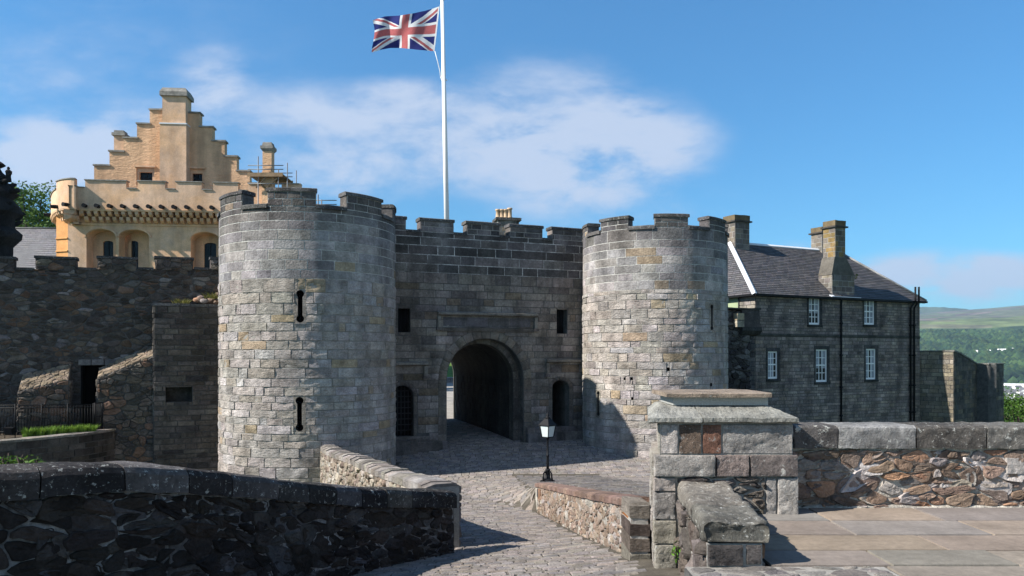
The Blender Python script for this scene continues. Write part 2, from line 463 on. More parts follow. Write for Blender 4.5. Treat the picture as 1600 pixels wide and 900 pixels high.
def plate(mb, S, outer, holes=(), w0=0, w1=-.3, m=0, c=(.3,.3,.3), mr=None, cr=None, back=False, hole_w=None):
    """flat slab in S with holes; mr: material of the reveals"""
    loops = [list(outer)]+[list(h) for h in holes]
    flat = [p for l in loops for p in l]
    tris = tessellate_polygon([[Vector((a,b,0)) for a,b in l] for l in loops])
    f = [mb.vert(S(a,b,w0)) for a,b in flat]
    for t in tris: mb.face([f[i] for i in t], m, c)
    if back:
        g = [mb.vert(S(a,b,w1)) for a,b in flat]
        for t in tris: mb.face([g[i] for i in t][::-1], m, c)
    for li, l in enumerate(loops):
        ww = w1 if (li == 0 or hole_w is None) else hole_w
        n = len(l); mm = m if li == 0 or mr is None else mr; cc = c if li == 0 or cr is None else cr
        a = [mb.vert(S(x,y,w0)) for x,y in l]; b = [mb.vert(S(x,y,ww)) for x,y in l]
        for k in range(n): mb.face([a[k], b[k], b[(k+1)%n], a[(k+1)%n]], mm, cc)

def arch(u0, u1, vb, vs, rise=None, n=14):
    r = (u1-u0)/2; c = (u0+u1)/2; rise = r if rise is None else rise
    return [(u0,vb),(u1,vb)]+[(c+r*math.cos(math.pi*k/n), vs+rise*math.sin(math.pi*k/n)) for k in range(n+1)]
def rectp(u0,u1,v0,v1): return [(u0,v0),(u1,v0),(u1,v1),(u0,v1)]
def vary(rng, c, a=.12):
    k = 1+rng.uniform(-a, a); return (c[0]*k*(1.02+rng.uniform(-.04,.04)), c[1]*k*(.98 if c[0] >= c[1] else 1), c[2]*k*(1.01+rng.uniform(-.06,.06)))
# ------------------------------------------------------------------ ground heights
PT = [(-30,-1.95),(4,-1.95),(6,-2.02),(8,-2.2),(9,-2.36),(12,-2.85),(16,-3.45),(19.5,-3.98),(22,-4.14),(25,-4.22),(28,-4.05),(31.5,-3.58),(36,-3.35),(42,-3.2),(60,-2.3),(90,-.9)]
def Pz(y):
    for (a,za),(b,zb) in zip(PT, PT[1:]):
        if y <= b:
            t = (y-a)/(b-a); return za+(zb-za)*t
    return PT[-1][1]
def Ps(y): return (Pz(y-.8)+2*Pz(y)+Pz(y+.8))/4
def xr(y): return 1.43+(y-8.9)*(.617-1.43)/(19.5-8.9)      # the ramp's retaining wall face
def Qz(y): return -1.79-.139*(y-9)
def sm(t): t = min(max(t,0),1); return t*t*(3-2*t)
def road_z(x, y):
    z = Ps(y)
    if x < 1.5: z += .1*(x-1.5)*min(max(1-(y-8)/9,0),1)
    return E+z
def ramp_z(x, y): return E+max(Qz(y), Ps(y)-.004)
def road_low_z(x, y):
    return road_z(x, y) if y < 19.5 and x < xr(y)+.6 else ground_z(x, y)
def ground_z(x, y):
    if y < 8.6: return road_z(x, y)
    k = xr(y)
    if y < 19.6: return ramp_z(x, y) if x > k+.02 else road_z(x, y)
    t = sm((x-k+ (y-19.6)*.55)/max(.05, (y-19.6)*.9))
    return road_z(x, y)*(1-t)+ramp_z(x, y)*t

# ------------------------------------------------------------------ palettes
def pal_tower(rng, u, v):
    k = rng.random()
    c = (.37,.348,.305) if k < .6 else (.395,.378,.345) if k < .82 else (.37,.305,.21) if k < .88 else (.30,.28,.245)
    return vary(rng, c, .11)
def pal_tower_top(rng, u, v):
    k = rng.random(); g = max(.10, .245-.15*max(0, v-5.5))
    c = (g*1.05,g*1.02,g*.95) if k < .7 else (g*1.25,g*1.21,g*1.12) if k < .84 else (g*.72,g*.71,g*.69) if k < .96 else (.26,.215,.15)
    return vary(rng, c, .2)
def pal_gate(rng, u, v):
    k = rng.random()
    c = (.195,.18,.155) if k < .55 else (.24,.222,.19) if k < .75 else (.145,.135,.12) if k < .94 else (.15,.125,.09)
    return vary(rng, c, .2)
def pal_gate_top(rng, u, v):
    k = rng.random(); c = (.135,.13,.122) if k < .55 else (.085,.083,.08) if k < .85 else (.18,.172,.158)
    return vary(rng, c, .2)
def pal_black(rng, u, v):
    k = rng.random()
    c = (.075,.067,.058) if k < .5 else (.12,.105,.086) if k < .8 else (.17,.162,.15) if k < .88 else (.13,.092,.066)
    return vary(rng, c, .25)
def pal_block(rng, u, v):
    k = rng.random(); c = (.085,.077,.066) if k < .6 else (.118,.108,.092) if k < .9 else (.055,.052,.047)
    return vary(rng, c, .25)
def pal_house(rng, u, v):
    k = rng.random(); c = (.235,.20,.17) if k < .6 else (.178,.154,.135) if k < .85 else (.285,.24,.195)
    return vary(rng, c, .2)
def pal_brown(rng, u, v):
    k = rng.random()
    c = (.225,.165,.12) if k < .42 else (.18,.14,.11) if k < .64 else (.27,.165,.105) if k < .72 else (.20,.185,.165) if k < .9 else (.30,.28,.25)
    return vary(rng, c, .22)
def pal_sand(rng, u, v):
    k = rng.random(); c = (.225,.175,.13) if k < .4 else (.26,.215,.165) if k < .7 else (.165,.13,.10) if k < .88 else (.29,.27,.235)
    return vary(rng, c, .18)
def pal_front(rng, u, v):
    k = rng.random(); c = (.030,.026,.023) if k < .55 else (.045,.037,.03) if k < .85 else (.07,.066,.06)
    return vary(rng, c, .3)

# ------------------------------------------------------------------ openings
def slit(parent, S, uc, v0, v1, ws, rr, rng, col):
    """keyhole arrow slit: dressed surround with a dumb-bell opening and a dark recess"""
    hole = []
    a0 = math.asin(min(.95, ws/2/rr)); n = 10
    for k in range(n+1):
        a = -math.pi/2-(math.pi-a0)+2*(math.pi-a0)*k/n+0   # bottom round, from left of shaft, round below, to right
        hole.append((uc+rr*math.cos(a), v0+rr+rr*math.sin(a)))
    # reorder: bottom arc must run from the shaft's left side down and round to its right side
    hole = [(uc+rr*math.sin(t), v0+rr-rr*math.cos(t)) for t in [-(math.pi-a0)+2*(math.pi-a0)*k/n for k in range(n+1)]]
    hole += [(uc-rr*math.sin(t), v1-rr+rr*math.cos(t)) for t in [-(math.pi-a0)+2*(math.pi-a0)*k/n for k in range(n+1)]]
    mb = MB(); e = .07
    plate(mb, S, rectp(uc-rr-e, uc+rr+e, v0-e*.5, v1+e*.5), [hole], .012, -.06, 0, col, mr=0, cr=(.05,.05,.05), hole_w=-.45)
    i = [mb.vert(S(a,b,-.45)) for a,b in hole]; mb.face(i, 1, (.01,.01,.01))
    return mb.build('arrow_slit', ['hewn','black'], parent), (uc-rr-e+.02, uc+rr+e-.02, v0-e*.5+.02, v1+e*.5-.02)

def cylpx(S, px, py):
    r = ((px-800)/F, 1.0); a = r[0]**2+1; b = -2*(r[0]*S.cx+S.cy); c = S.cx**2+S.cy**2-S.r**2
    k = (-b-math.sqrt(max(0,b*b-4*a*c)))/(2*a); x, y = r[0]*k, k
    return math.atan2(x-S.cx, -(y-S.cy))*S.r, E+(HY-py)/F*k

ZS = 6.5; ZM = 7.1
def merlon(parent, S, u0, u1, zs, zm, th, rng, pal, mort='mortar_l', stone_='dark', nu=6, nrow=2, capc=(.075,.074,.07), over=.05, face_w=0):
    mb = MB(); ch = .13
    mb.extr(S, u0, u1, [(-th, zs-.02), (-th, zm-ch), (0, zm-ch), (0, zs-.02)], nu, 1, pal(rng,0,zs), ems=[1,1,0,1])
    vs = [zs+(zm-ch-zs)*k/nrow for k in range(nrow+1)]
    ashlar(mb, S, u0, u1, vs, (.35,.7), rng, pal, gap=.007, h=.016, rough=.008)
    for e0 in (u0, u1):      # side faces: one or two big stones
        c = pal(rng, 0, zs); s_ = -1 if e0 == u0 else 1
        q = lambda a, b, w, e0=e0, s_=s_: S(e0+s_*(w+.0), b, -a)
        patch(mb, q, .0, th, zs, zm-ch, .008, .014, .008, c, rng)
    o = mb.build('merlon', [mort, stone_], parent)
    mb = MB(); n = max(1, round((u1-u0)/.75))
    for k in range(n):
        a = u0-over+(u1-u0+2*over)*k/n; b = u0-over+(u1-u0+2*over)*(k+1)/n-.006
        mb.extr(S, a, b, [(-th-over, zm-ch), (-th-over, zm-.02), (-th+.02, zm), (-.02, zm), (over, zm-.03), (over, zm-ch)], max(2, nu//n), 0, vary(rng, capc, .25), nz=.008)
    mb.build('coping', ['coping'], o)
    return o

def tower(label, cx, cy, r, zb, axis, centres, mw, zsplit, slits, holes, seed, zm=ZM):
    rng = random.Random(seed); S = Cyl(cx, cy, r); ax = R(axis)
    t = thing('round_tower', label, 'tower', (cx, cy, -2.2))
    rects = []
    for px, y0, y1, ws, rr in slits:
        u, z0 = cylpx(S, px, y1); _, z1 = cylpx(S, px, y0)
        _, rc = slit(t, S, u, z0, z1, ws, rr, rng, vary(rng, (.28,.26,.21), .1)); rects.append(rc)
    for px, py, s in holes:
        u, z = cylpx(S, px, py); rects.append((u-s/2, u+s/2, z-s/2, z+s/2))
        mb = MB(); mb.sbox(S, u-s/2-.01, u+s/2+.01, z-s/2-.01, z+s/2+.01, -.35, -.3, 0)
        for a,b,c,d in ((u-s/2-.01,u-s/2,z-s/2,z+s/2),(u+s/2,u+s/2+.01,z-s/2,z+s/2),(u-s/2,u+s/2,z-s/2-.01,z-s/2),(u-s/2,u+s/2,z+s/2,z+s/2+.01)):
            mb.sbox(S, a,b,c,d, -.3, -.005, 0, (.05,.05,.05))
        mb.build('putlog_hole', ['black'], t)
    mb = MB(); n = 120
    us = sorted(set([-math.pi*r+2*math.pi*r*k/n for k in range(n+1)]+[x for q in rects for x in q[:2]]))
    vs = sorted(set([zb, zsplit, ZS]+[x for q in rects for x in q[2:]]))
    for a, b in zip(us, us[1:]):
        for c, d in zip(vs, vs[1:]):
            mu, mv = (a+b)/2, (c+d)/2
            if any(q[0] < mu < q[1] and q[2] < mv < q[3] for q in rects): continue
            mb.poly([S(a,c), S(b,c), S(b,d), S(a,d)], 0 if mv < zsplit else 2)
    for a, b in zip(us, us[1:]):
        mb.poly([S(a,ZS), S(b,ZS), S(b,ZS,-.5), S(a,ZS,-.5)], 3, (.12,.12,.115))
        mb.poly([S(a,ZS,-.5), S(b,ZS,-.5), S(b,5.6,-.5), S(a,5.6,-.5)], 3, (.16,.155,.15))
    mb.poly([S(u,5.6,-.5) for u in us[:-1]], 3, (.2,.19,.18))
    ashlar(mb, S, (ax-2.3)*r, (ax+2.3)*r, courses(zb, zsplit, rng, .22,.36), (.38,1.05), rng, pal_tower, gap=.007, h=.02, rough=.034, rects=rects, m=1, bev=.012, du=.11, dv=.075)
    ashlar(mb, S, (ax-2.3)*r, (ax+2.3)*r, courses(zsplit, ZS, rng, .28,.35), (.5,1.25), rng, pal_tower_top, gap=.007, h=.009, rough=.005, rects=rects, m=3, bev=.008)
    # footing stones round the base
    mb.build('masonry', ['mortar_w','hewn','mortar_l','ashlar'], t)
    arcs = []
    for c in centres:
        a = (ax+R(c-mw/2))*r; b = (ax+R(c+mw/2))*r; arcs.append((a, b))
        merlon(t, S, a, b, ZS, zm, .5, rng, pal_tower_top, 'mortar_l', 'ashlar')
    arcs.sort()
    for (a0,b0), (a1,b1) in zip(arcs, arcs[1:]+[(arcs[0][0]+2*math.pi*r, 0)]):
        mb = MB(); mb.extr(S, b0+.01, a1-.01, [(-.55,ZS),(-.55,ZS+.08),(0,ZS+.09),(.07,ZS+.05),(.07,ZS-.06),(.03,ZS-.06),(.03,ZS)], 6, 0, vary(rng,(.09,.09,.085),.2), nz=.008)
        mb.build('embrasure_sill', ['coping'], t)
    return t, S

TL, SL = tower('nearest round stone tower, left of the gate arch, with two large keyhole arrow slits',
   -7.38, 28, 3.085, -5.5, 15, [-59,-11,37,85,133,181,229], 29, 1.65+2.5, [(469,453,504,.15,.125),(468,620,674,.15,.125)], [], 11)
TR, SR = tower('round stone tower right of the gate arch, with small round holes in its sunlit side',
   5.92, 32, 2.95, -3.2, -10.5, [-77,-32,13,57.5,102,147,192,237], 25, 1.65+2.5, [(1112,476,516,.10,.085),(935,611,650,.10,.085)],
   [(1044,577,.13),(976,592,.09),(987,592,.1),(988,623,.1),(1111,601,.12)], 12, zm=7.02)

# ------------------------------------------------------------------ gatehouse between the towers
rng = random.Random(21)
G = Flat((0,31.5), 22)
gate = thing('gatehouse', 'dark crenellated gatehouse wall with a round arched passage between the two round towers', 'gatehouse', (0,31.5,-1.9))
gz = 4.9
uA0 = G.px(698,650)[0]; uA1 = G.px(818,650)[0]; apex = G.px(758,529)[1]; rA = (uA1-uA0)/2
archO = arch(uA0, uA1, -2.4, apex-rA, n=20)
ui0, ui1 = uA0+.05, uA1-.3; rI = (ui1-ui0)/2; apI = apex-.2
archI = arch(ui0, ui1, -2.4, apI-rI, n=20)
def grect(x0,x1,y0,y1):
    u0, za = G.px(x0, y1); u1, zb = G.px(x1, y0); return u0, u1, za, zb
WL = grect(622,641,482,519); WR = grect(870,886,484,521)
dl = grect(612,646,602,683); dr = grect(863,889,594,668)
doorL = arch(dl[0], dl[1], dl[2], dl[3]-.42, .42, 12); doorR = arch(dr[0], dr[1], dr[2], dr[3]-.3, .3, 12)
holes = [archO, rectp(*WL), rectp(*WR), doorL, doorR]
mb = MB()
U0, U1 = -5.6, 6.0
plate(mb, G, rectp(U0,U1,-3.2,ZS), holes, 0, -.9, 0, mr=1, cr=(.10,.097,.09), hole_w=-.4)
rl = [WL, WR]
ring = [(a,b) for a,b in arch(uA0-.34, uA1+.34, -2.4, apex-rA, rA+.34, n=20)]
dle = [(a,b) for a,b in arch(dl[0]-.15, dl[1]+.17, dl[2], dl[3]-.42, .56, 12)]
dre = [(a,b) for a,b in arch(dr[0]-.15, dr[1]+.2, dr[2], dr[3]-.3, .42, 12)]
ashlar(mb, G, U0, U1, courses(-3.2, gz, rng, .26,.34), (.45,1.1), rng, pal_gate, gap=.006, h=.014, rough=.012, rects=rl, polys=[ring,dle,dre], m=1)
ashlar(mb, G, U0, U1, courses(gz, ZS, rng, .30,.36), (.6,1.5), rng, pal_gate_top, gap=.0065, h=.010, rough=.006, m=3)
# pale joints in the rebuilt upper courses
mb.poly([G(U0,gz,.003), G(U1,gz,.003), G(U1,ZS,.003), G(U0,ZS,.003)], 2)
mb.build('wall', ['mortar_d','dark','mortar_p','dark'], gate)
# arch orders
mb = MB(); nA = 15; vs_ = apex-rA
def vouss(mb, S, cu, cv, r0, r1, n, col, h, m=0, g=.006):
    for k in range(n):
        a, b = math.pi*k/n, math.pi*(k+1)/n
        pl = [(cu+r0*math.cos(a),cv+r0*math.sin(a)),(cu+r1*math.cos(a),cv+r1*math.sin(a)),(cu+r1*math.cos(b),cv+r1*math.sin(b)),(cu+r0*math.cos(b),cv+r0*math.sin(b))]
        stone(mb, S, pl, g, h, vary(rng, col, .2), rng, bev=.02, bulge=.05, m=m)
cA = (uA0+uA1)/2
vouss(mb, G, cA, vs_, rA+.01, rA+.36, nA, (.17,.155,.125), .025)
for s_ in (-1, 1):
    vv = courses(-2.3, vs_, rng, .34,.5)
    for a, b in zip(vv, vv[1:]):
        e0, e1 = (uA0-.36, uA0-.01) if s_ < 0 else (uA1+.01, uA1+.36)
        patch(mb, G, e0, e1, a, b, .006, .022, .012, vary(rng,(.15,.137,.112),.2), rng, m=0)
ar = mb.build('arch_surround', ['ashlar'], gate)
mb = MB(); G2 = G.back(.4)
plate(mb, G2, arch(uA0-.1, uA1+.1, -2.4, vs_, rA+.1, n=20), [archI], 0, -.5, 0, (.085,.08,.07))
G2b = G.back(.4)
vouss(mb, G2b, (ui0+ui1)/2, apI-rI, rI+.005, rI+.25, 15, (.12,.11,.09), .02)
for e0, e1 in ((ui0-.25, ui0-.005), (ui1+.005, ui1+.25)):
    vv = courses(-2.3, apI-rI, rng, .34,.5)
    for a, b in zip(vv, vv[1:]): patch(mb, G2b, e0, e1, a, b, .006, .018, .01, vary(rng,(.11,.10,.085),.2), rng, m=0)
# reveal stones of the right jamb, seen obliquely
for uu, w0, w1, G_ in ((uA1, 0, .4, G),):
    q = Quad(G_(uu,-2.3,0), G_(uu,-2.3,-w1), G_(uu,vs_,-w1), G_(uu,vs_,0))
    ashlar(mb, q, 0, q.W, courses(0, q.H, rng, .34,.5), (.3,.5), rng, lambda r,u,v: vary(r,(.13,.12,.10),.2), h=-.012, rough=.008, m=0)
mb.build('inner_arch', ['ashlar'], gate)
# passage
LP = 8.4
mb = MB(); prof = archI
for k in range(1, len(prof)):
    (a,b), (c,d) = prof[k], prof[(k+1) % len(prof)]
    if k == 0: continue
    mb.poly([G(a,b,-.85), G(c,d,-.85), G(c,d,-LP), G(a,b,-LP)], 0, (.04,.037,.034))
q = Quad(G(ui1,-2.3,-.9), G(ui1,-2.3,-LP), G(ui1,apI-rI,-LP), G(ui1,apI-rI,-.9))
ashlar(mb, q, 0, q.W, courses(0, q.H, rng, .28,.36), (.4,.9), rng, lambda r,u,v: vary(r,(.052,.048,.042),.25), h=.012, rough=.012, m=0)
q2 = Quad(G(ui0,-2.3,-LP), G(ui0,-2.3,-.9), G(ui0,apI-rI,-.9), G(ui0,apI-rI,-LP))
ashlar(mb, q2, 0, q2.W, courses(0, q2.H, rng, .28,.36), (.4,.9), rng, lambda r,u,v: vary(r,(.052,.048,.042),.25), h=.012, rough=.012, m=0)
mb.build('passage', ['dark'], gate)
mb = MB()
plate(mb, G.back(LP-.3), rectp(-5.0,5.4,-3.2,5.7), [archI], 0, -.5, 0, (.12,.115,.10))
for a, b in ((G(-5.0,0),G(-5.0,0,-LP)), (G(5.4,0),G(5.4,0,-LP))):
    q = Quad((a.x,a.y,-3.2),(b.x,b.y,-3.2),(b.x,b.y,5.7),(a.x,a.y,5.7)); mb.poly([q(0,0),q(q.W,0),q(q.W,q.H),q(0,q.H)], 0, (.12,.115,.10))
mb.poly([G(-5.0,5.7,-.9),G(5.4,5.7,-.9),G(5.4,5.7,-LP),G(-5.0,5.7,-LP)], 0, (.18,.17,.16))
mb.build('rear_block', ['dark'], gate)
# merlons
for a, b in ((598,634),(657,708.5),(729.5,780.5),(797,847.5),(863,914)):
    merlon(gate, G, G.px(a,352)[0], G.px(b,352)[0], ZS, 7.05, .5, rng, pal_gate_top, 'mortar_m', 'dark', nu=2)
xs = [634,657,708.5,729.5,780.5,797,847.5,863]
for k in range(0, 8, 2):
    mb = MB(); mb.extr(G, G.px(xs[k],360)[0]+.01, G.px(xs[k+1],360)[0]-.01, [(-.5,ZS),(-.5,ZS+.05),(0,ZS+.05),(.05,ZS+.03),(.05,ZS-.06),(.016,ZS-.06),(.016,ZS)], 2, 0, (.06,.06,.06), nz=.006)
    mb.build('embrasure_sill', ['coping'], gate)
# hood moulds
def hood(x0, x1, yt, yb, ydrop, dw, right_only=False, panel=None):
    mb = MB(); u0, z1 = G.px(x0, yt); u1, _ = G.px(x1, yt); z0 = G.px(x0, yb)[1]; zd = G.px(x0, ydrop)[1]
    c = (.21,.195,.17)
    mb.extr(G, u0, u1, [(0.002,z0),(0.002,z1+.03),(.06,z1+.02),(.22,z1-.03),(.22,z0+.05),(.08,z0)], 10, 0, c, nz=.01)
    for s_ in ((1,) if right_only else (0, 1)):
        a, b = (u0, u0+dw) if s_ == 0 else (u1-dw, u1)
        mb.sbox(G, a, b, zd+.12, z0-.003, .002, .15, 0, c)
        mb.sbox(G, a-.05, b+.05, zd, zd+.118, .002, .16, 0, vary(rng,(.14,.13,.12),.1))
    if panel:
        a, b, yt2, yb2 = panel
        ua, zt = G.px(a, yt2); ub, zb = G.px(b, yb2)
        nn = 4
        for k in range(nn): patch(mb, G, ua+(ub-ua)*k/nn, ua+(ub-ua)*(k+1)/nn, zb+.02, zt, .006, .03, .008, vary(rng,(.12,.12,.12),.15), rng, m=0)
        mb.extr(G, ua-.12, ub+.12, [(0.002,zb-.16),(0.002,zb),(.13,zb-.03),(.08,zb-.16)], 8, 0, (.12,.11,.10), nz=.008)
    mb.build('hood_mould', ['dark'], gate)
hood(683, 838, 487, 493, 516, .12, panel=(692,829,495,513))
hood(604, 667, 566, 572, 592, .14, True)
hood(852, 914, 561, 567, 589, .12)
for w in (WL, WR):
    mb = MB(); mb.sbox(G, w[0]-.02, w[1]+.02, w[2]-.02, w[3]+.02, -.48, -.405, 0)
    for k in (1,2): mb.tube([G(w[0]+(w[1]-w[0])*k/3, w[2], -.2), G(w[0]+(w[1]-w[0])*k/3, w[3], -.2)], .012, 6, 1)
    mb.build('window', ['black','iron'], gate)
# door surrounds
for d_, e_, hd in ((dl, .16, .42), (dr, .18, .3)):
    mb = MB(); cu = (d_[0]+d_[1])/2; r_ = (d_[1]-d_[0])/2; vv0 = d_[3]-hd
    for k in range(9):
        a, b = math.pi*k/9, math.pi*(k+1)/9
        pt = lambda r2, h2, a: (cu+r2*math.cos(a), vv0+h2*math.sin(a))
        stone(mb, G, [pt(r_+.005,hd+.005,a), pt(r_+e_,hd+e_,a), pt(r_+e_,hd+e_,b), pt(r_+.005,hd+.005,b)], .005, .03, vary(rng,(.13,.12,.105),.15), rng, bev=.02, bulge=.05, m=0)
    for s_ in (-1, 1):
        vv = courses(d_[2], vv0, rng, .3,.5)
        for a, b in zip(vv, vv[1:]):
            x0, x1 = (d_[0]-e_, d_[0]-.005) if s_ < 0 else (d_[1]+.005, d_[1]+e_)
            patch(mb, G, x0, x1, a, b, .005, .028, .008, vary(rng,(.14,.13,.112),.15), rng, m=0)
    mb.build('door_surround', ['dark'], gate)
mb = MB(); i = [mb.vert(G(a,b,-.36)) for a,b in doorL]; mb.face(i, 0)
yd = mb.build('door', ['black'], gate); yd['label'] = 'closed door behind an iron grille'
mb = MB()
for k in range(1, 6):
    u = dl[0]+(dl[1]-dl[0])*k/6; dx = abs(u-(dl[0]+dl[1])/2)/((dl[1]-dl[0])/2); top = dl[3]-.42+.42*math.sqrt(max(0,1-dx*dx))
    mb.tube([G(u,dl[2],-.27), G(u,top,-.27)], .022, 6, 0)
for k in range(1, 9):
    v = dl[2]+(dl[3]-dl[2])*k/9
    if v < dl[3]-.2: mb.tube([G(dl[0],v,-.25), G(dl[1],v,-.25)], .022, 6, 0)
mb.build('grille', ['yett'], yd)
mb = MB()
pl = doorR
i = [mb.vert(G(a,b,-1.6)) for a,b in pl]; mb.face(i, 0)
for k in range(len(pl)):
    (a,b), (c,d) = pl[k], pl[(k+1)%len(pl)]; mb.poly([G(a,b,-.401),G(c,d,-.401),G(c,d,-1.6),G(a,b,-1.6)], 1, (.08,.075,.065))
o = mb.build('doorway', ['black','dark'], gate); o['label'] = 'open dark doorway'
# footing stones and steps
for px0, px1, ytop, dep in ((821,918,676,.32),(822,914,668,.18),(604,650,688,.3),(652,699,690,.07)):
    mb = MB(); u0, zt = G.px(px0, ytop); u1, _ = G.px(px1, ytop); x = u0
    mb.sbox(G, u0, u1, -2.6, zt-.05, .002, dep*.8, 0, (.13,.12,.11))
    while x < u1-.1:
        l = min(rng.uniform(.3,.6), u1-x)
        mb.extr(G, x+.006, x+l-.006, [(0.003,-2.5),(0.003,zt),(dep,zt-rng.uniform(0,.06)),(dep+.03,-2.5)], 2, 0, vary(rng,(.15,.14,.125),.25), nz=.02); x += l
    mb.build('footing', ['hewn'], gate)

# ------------------------------------------------------------------ flagpole and flag
fp = thing('flagpole', 'tall white flagpole rising behind the gatehouse battlements', 'flagpole', (-2.77,33,5.7))
top = P(691,-1,33); bot = Vector((-2.77,33,5.7))
mb = MB(); mb.tube([bot, bot.lerp(top,.5), top], [.115,.10,.075], 14, 0); mb.build('pole', ['pole'], fp)
mb = MB(); mb.lathe(top, [(.02,-.02),(.11,0),(.11,.06),(.04,.1),(.0,.11)], 12, 0); mb.build('finial', ['steel'], fp)
mb = MB(); c0 = P(694.5,125,33); mb.tube([c0+Vector((-.13,0,.0)), c0+Vector((.12,-.0,.0))], .03, 6, 0); mb.tube([c0+Vector((-.13,0,0)),c0+Vector((-.17,0,.12)),c0+Vector((-.1,0,.2))], .018, 6, 0); mb.build('cleat', ['pole'], fp)
mb = MB(); pts = [P(679.5,80,33), P(684,97,33), P(687.5,112,33), P(688.5,122,33), c0+Vector((-.1,-.02,0))]; mb.tube(pts, .017, 5, 0)
mb.tube([P(687,10,33), P(690,3,33), P(691.3,1,33)], .015, 5, 0)
mb.tube([P(692.3,60,32.88), P(694.8,125,32.88), P(698,300,32.88)], .01, 5, 0)
mb.build('halyard', ['rope'], fp)
def itp(tab, s):
    for (a,va),(b,vb) in zip(tab, tab[1:]):
        if s <= b:
            t = (s-a)/(b-a); t = t*t*(3-2*t)*.4+t*.6; return va+(vb-va)*t
    return tab[-1][1]
T = [(0,10),(.14,14.5),(.25,17.5),(.44,21.5),(.62,24.5),(.8,25.5),(.9,28.5),(1,31.5)]
B = [(0,80),(.25,78),(.45,76),(.55,75),(.72,75),(.85,77.5),(.95,80.5),(1,82)]
def flagpt(s, b):
    xt = 687-104*s; xb = 679-96*s
    px = xt+(xb-xt)*b+2.2*math.sin(b*5+s*6)*s; py = itp(T,s)*(1-b)+itp(B,s)*b+1.6*math.sin(s*11+b*2)*s*(1-abs(2*b-1))
    d = 33+.20*math.sin(s*9.5+b*2.4)*(.25+s)+.06*math.sin(s*21-b*5)*s
    return P(px, py, d)
def jack(s, b):
    x = (s*2-1)*30; y = (.5-b)*30
    ax, ay = abs(x), abs(y)
    if ax < 3 or ay < 3: return 1
    if ax < 5 or ay < 5: return 2
    # signed distance to the diagonal of this arm
    L = math.hypot(2,1); dx, dy = (2 if x > 0 else -2)/L, (1 if y > 0 else -1)/L
    sd = dx*y-dy*x          # positive: counter-clockwise of the arm
    if 0 < sd < 2: return 1
    if -3 < sd < 3: return 2
    return 0
mb = MB(); ns, nb = 176, 96
ids = [[mb.vert(flagpt(i/ns, j/nb)) for i in range(ns+1)] for j in range(nb+1)]
for j in range(nb):
    for i in range(ns):
        s_, b_ = (i+.5)/ns, (j+.5)/nb
        m_ = 2 if s_ < .022 else jack(s_, b_)
        mb.face([ids[j][i], ids[j][i+1], ids[j+1][i+1], ids[j+1][i]], m_, (.5,.5,.5), True)
fl = mb.build('flag', ['navy','fred','fwhite'], None, base=tuple(P(687,45,33)))
tag(fl, 'faded red, white and blue flag of crossed stripes flying from the white flagpole', 'flag')
# ------------------------------------------------------------------ curtain wall on the left
rng = random.Random(31)
CT = 25
C = Flat((-11.4,30), CT)
def czt(u): return E+3.38+.05*u        # top of the wall below the merlons
cw = thing('curtain_wall', 'long dark rubble curtain wall with battlements running left from the left round tower', 'wall', (-14,28.8,-2))
uL = -11.5
o0 = C.px(126,568); o1 = C.px(184,668)
mb = MB()
out = [(uL,-5.5),(1.2,-5.5),(1.2,czt(1.2)),(uL,czt(uL))]
open_ = rectp(o0[0], o1[0], o1[1]-.15, C.px(150,571)[1])
plate(mb, C, out, [open_], 0, -.9, 0, mr=1, cr=(.05,.05,.05))
sl = (-.05, 1, czt(0))                  # v - .05 u <= czt(0)
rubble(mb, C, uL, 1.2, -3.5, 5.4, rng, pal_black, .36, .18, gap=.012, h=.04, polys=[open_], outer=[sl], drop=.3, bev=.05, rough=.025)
mb.build('masonry', ['mortar_d','rubble'], cw)
mb = MB()
a = C.px(122,570); b = C.px(203,561)
n = 4
for k in range(n):
    patch(mb, C, a[0]+(b[0]-a[0])*k/n, a[0]+(b[0]-a[0])*(k+1)/n, C.px(150,571)[1], C.px(150,561)[1], .006, .10, .012, vary(rng,(.15,.15,.145),.2), rng, m=0)
mb.build('lintel', ['ashlar'], cw)
mb = MB(); mb.sbox(C, o0[0]-.1, o1[0]+.1, o1[1]-.3, open_[2][1]+.1, -2.2, -2.1, 0); mb.sbox(C, o0[0]-.1, o1[0]+.1, open_[2][1], open_[2][1]+.1, -2.1, -.9, 0)
mb.sbox(C, o1[0], o1[0]+.1, o1[1]-.3, open_[2][1], -2.1, -.9, 0); mb.sbox(C, o0[0]-.1, o0[0], o1[1]-.3, open_[2][1], -2.1, -.9, 0)
mb.build('doorway', ['black'], cw)
for a, b in ((-95,-40),(-22,22),(56,119),(153,213),(243,301),(330,352)):
    u0 = C.px(a,405)[0]; u1 = C.px(b,405)[0]; z0 = czt((u0+u1)/2); z1 = z0+.47; th=.5
    m2 = MB(); m2.extr(C, u0, u1, [(-th,z0-.12),(-th,z1-.1),(0,z1-.1),(0,z0-.12)], 2, 0)
    rubble(m2, C, u0, u1, z0-.08, z1-.1, rng, pal_black, .36, .2, gap=.01, h=.05, m=1, drop=.15)
    for e0, s_ in ((u0,-1),(u1,1)):
        q = lambda p_, v, w, e0=e0, s_=s_: C(e0+s_*w, v, -p_)
        patch(m2, q, 0, th, z0, z1-.1, .01, .02, .01, pal_black(rng,0,0), rng)
    o = m2.build('merlon', ['mortar_d','rubble'], cw)
    m2 = MB(); m2.extr(C, u0-.05, u1+.05, [(-th-.04,z1-.1),(-th-.04,z1),(.06,z1-.015),(.06,z1-.1)], 4, 0, vary(rng,(.06,.06,.058),.2), nz=.012); m2.build('coping', ['coping'], o)
xs = [(22,56),(119,153),(213,243),(301,330),(-40,-22)]
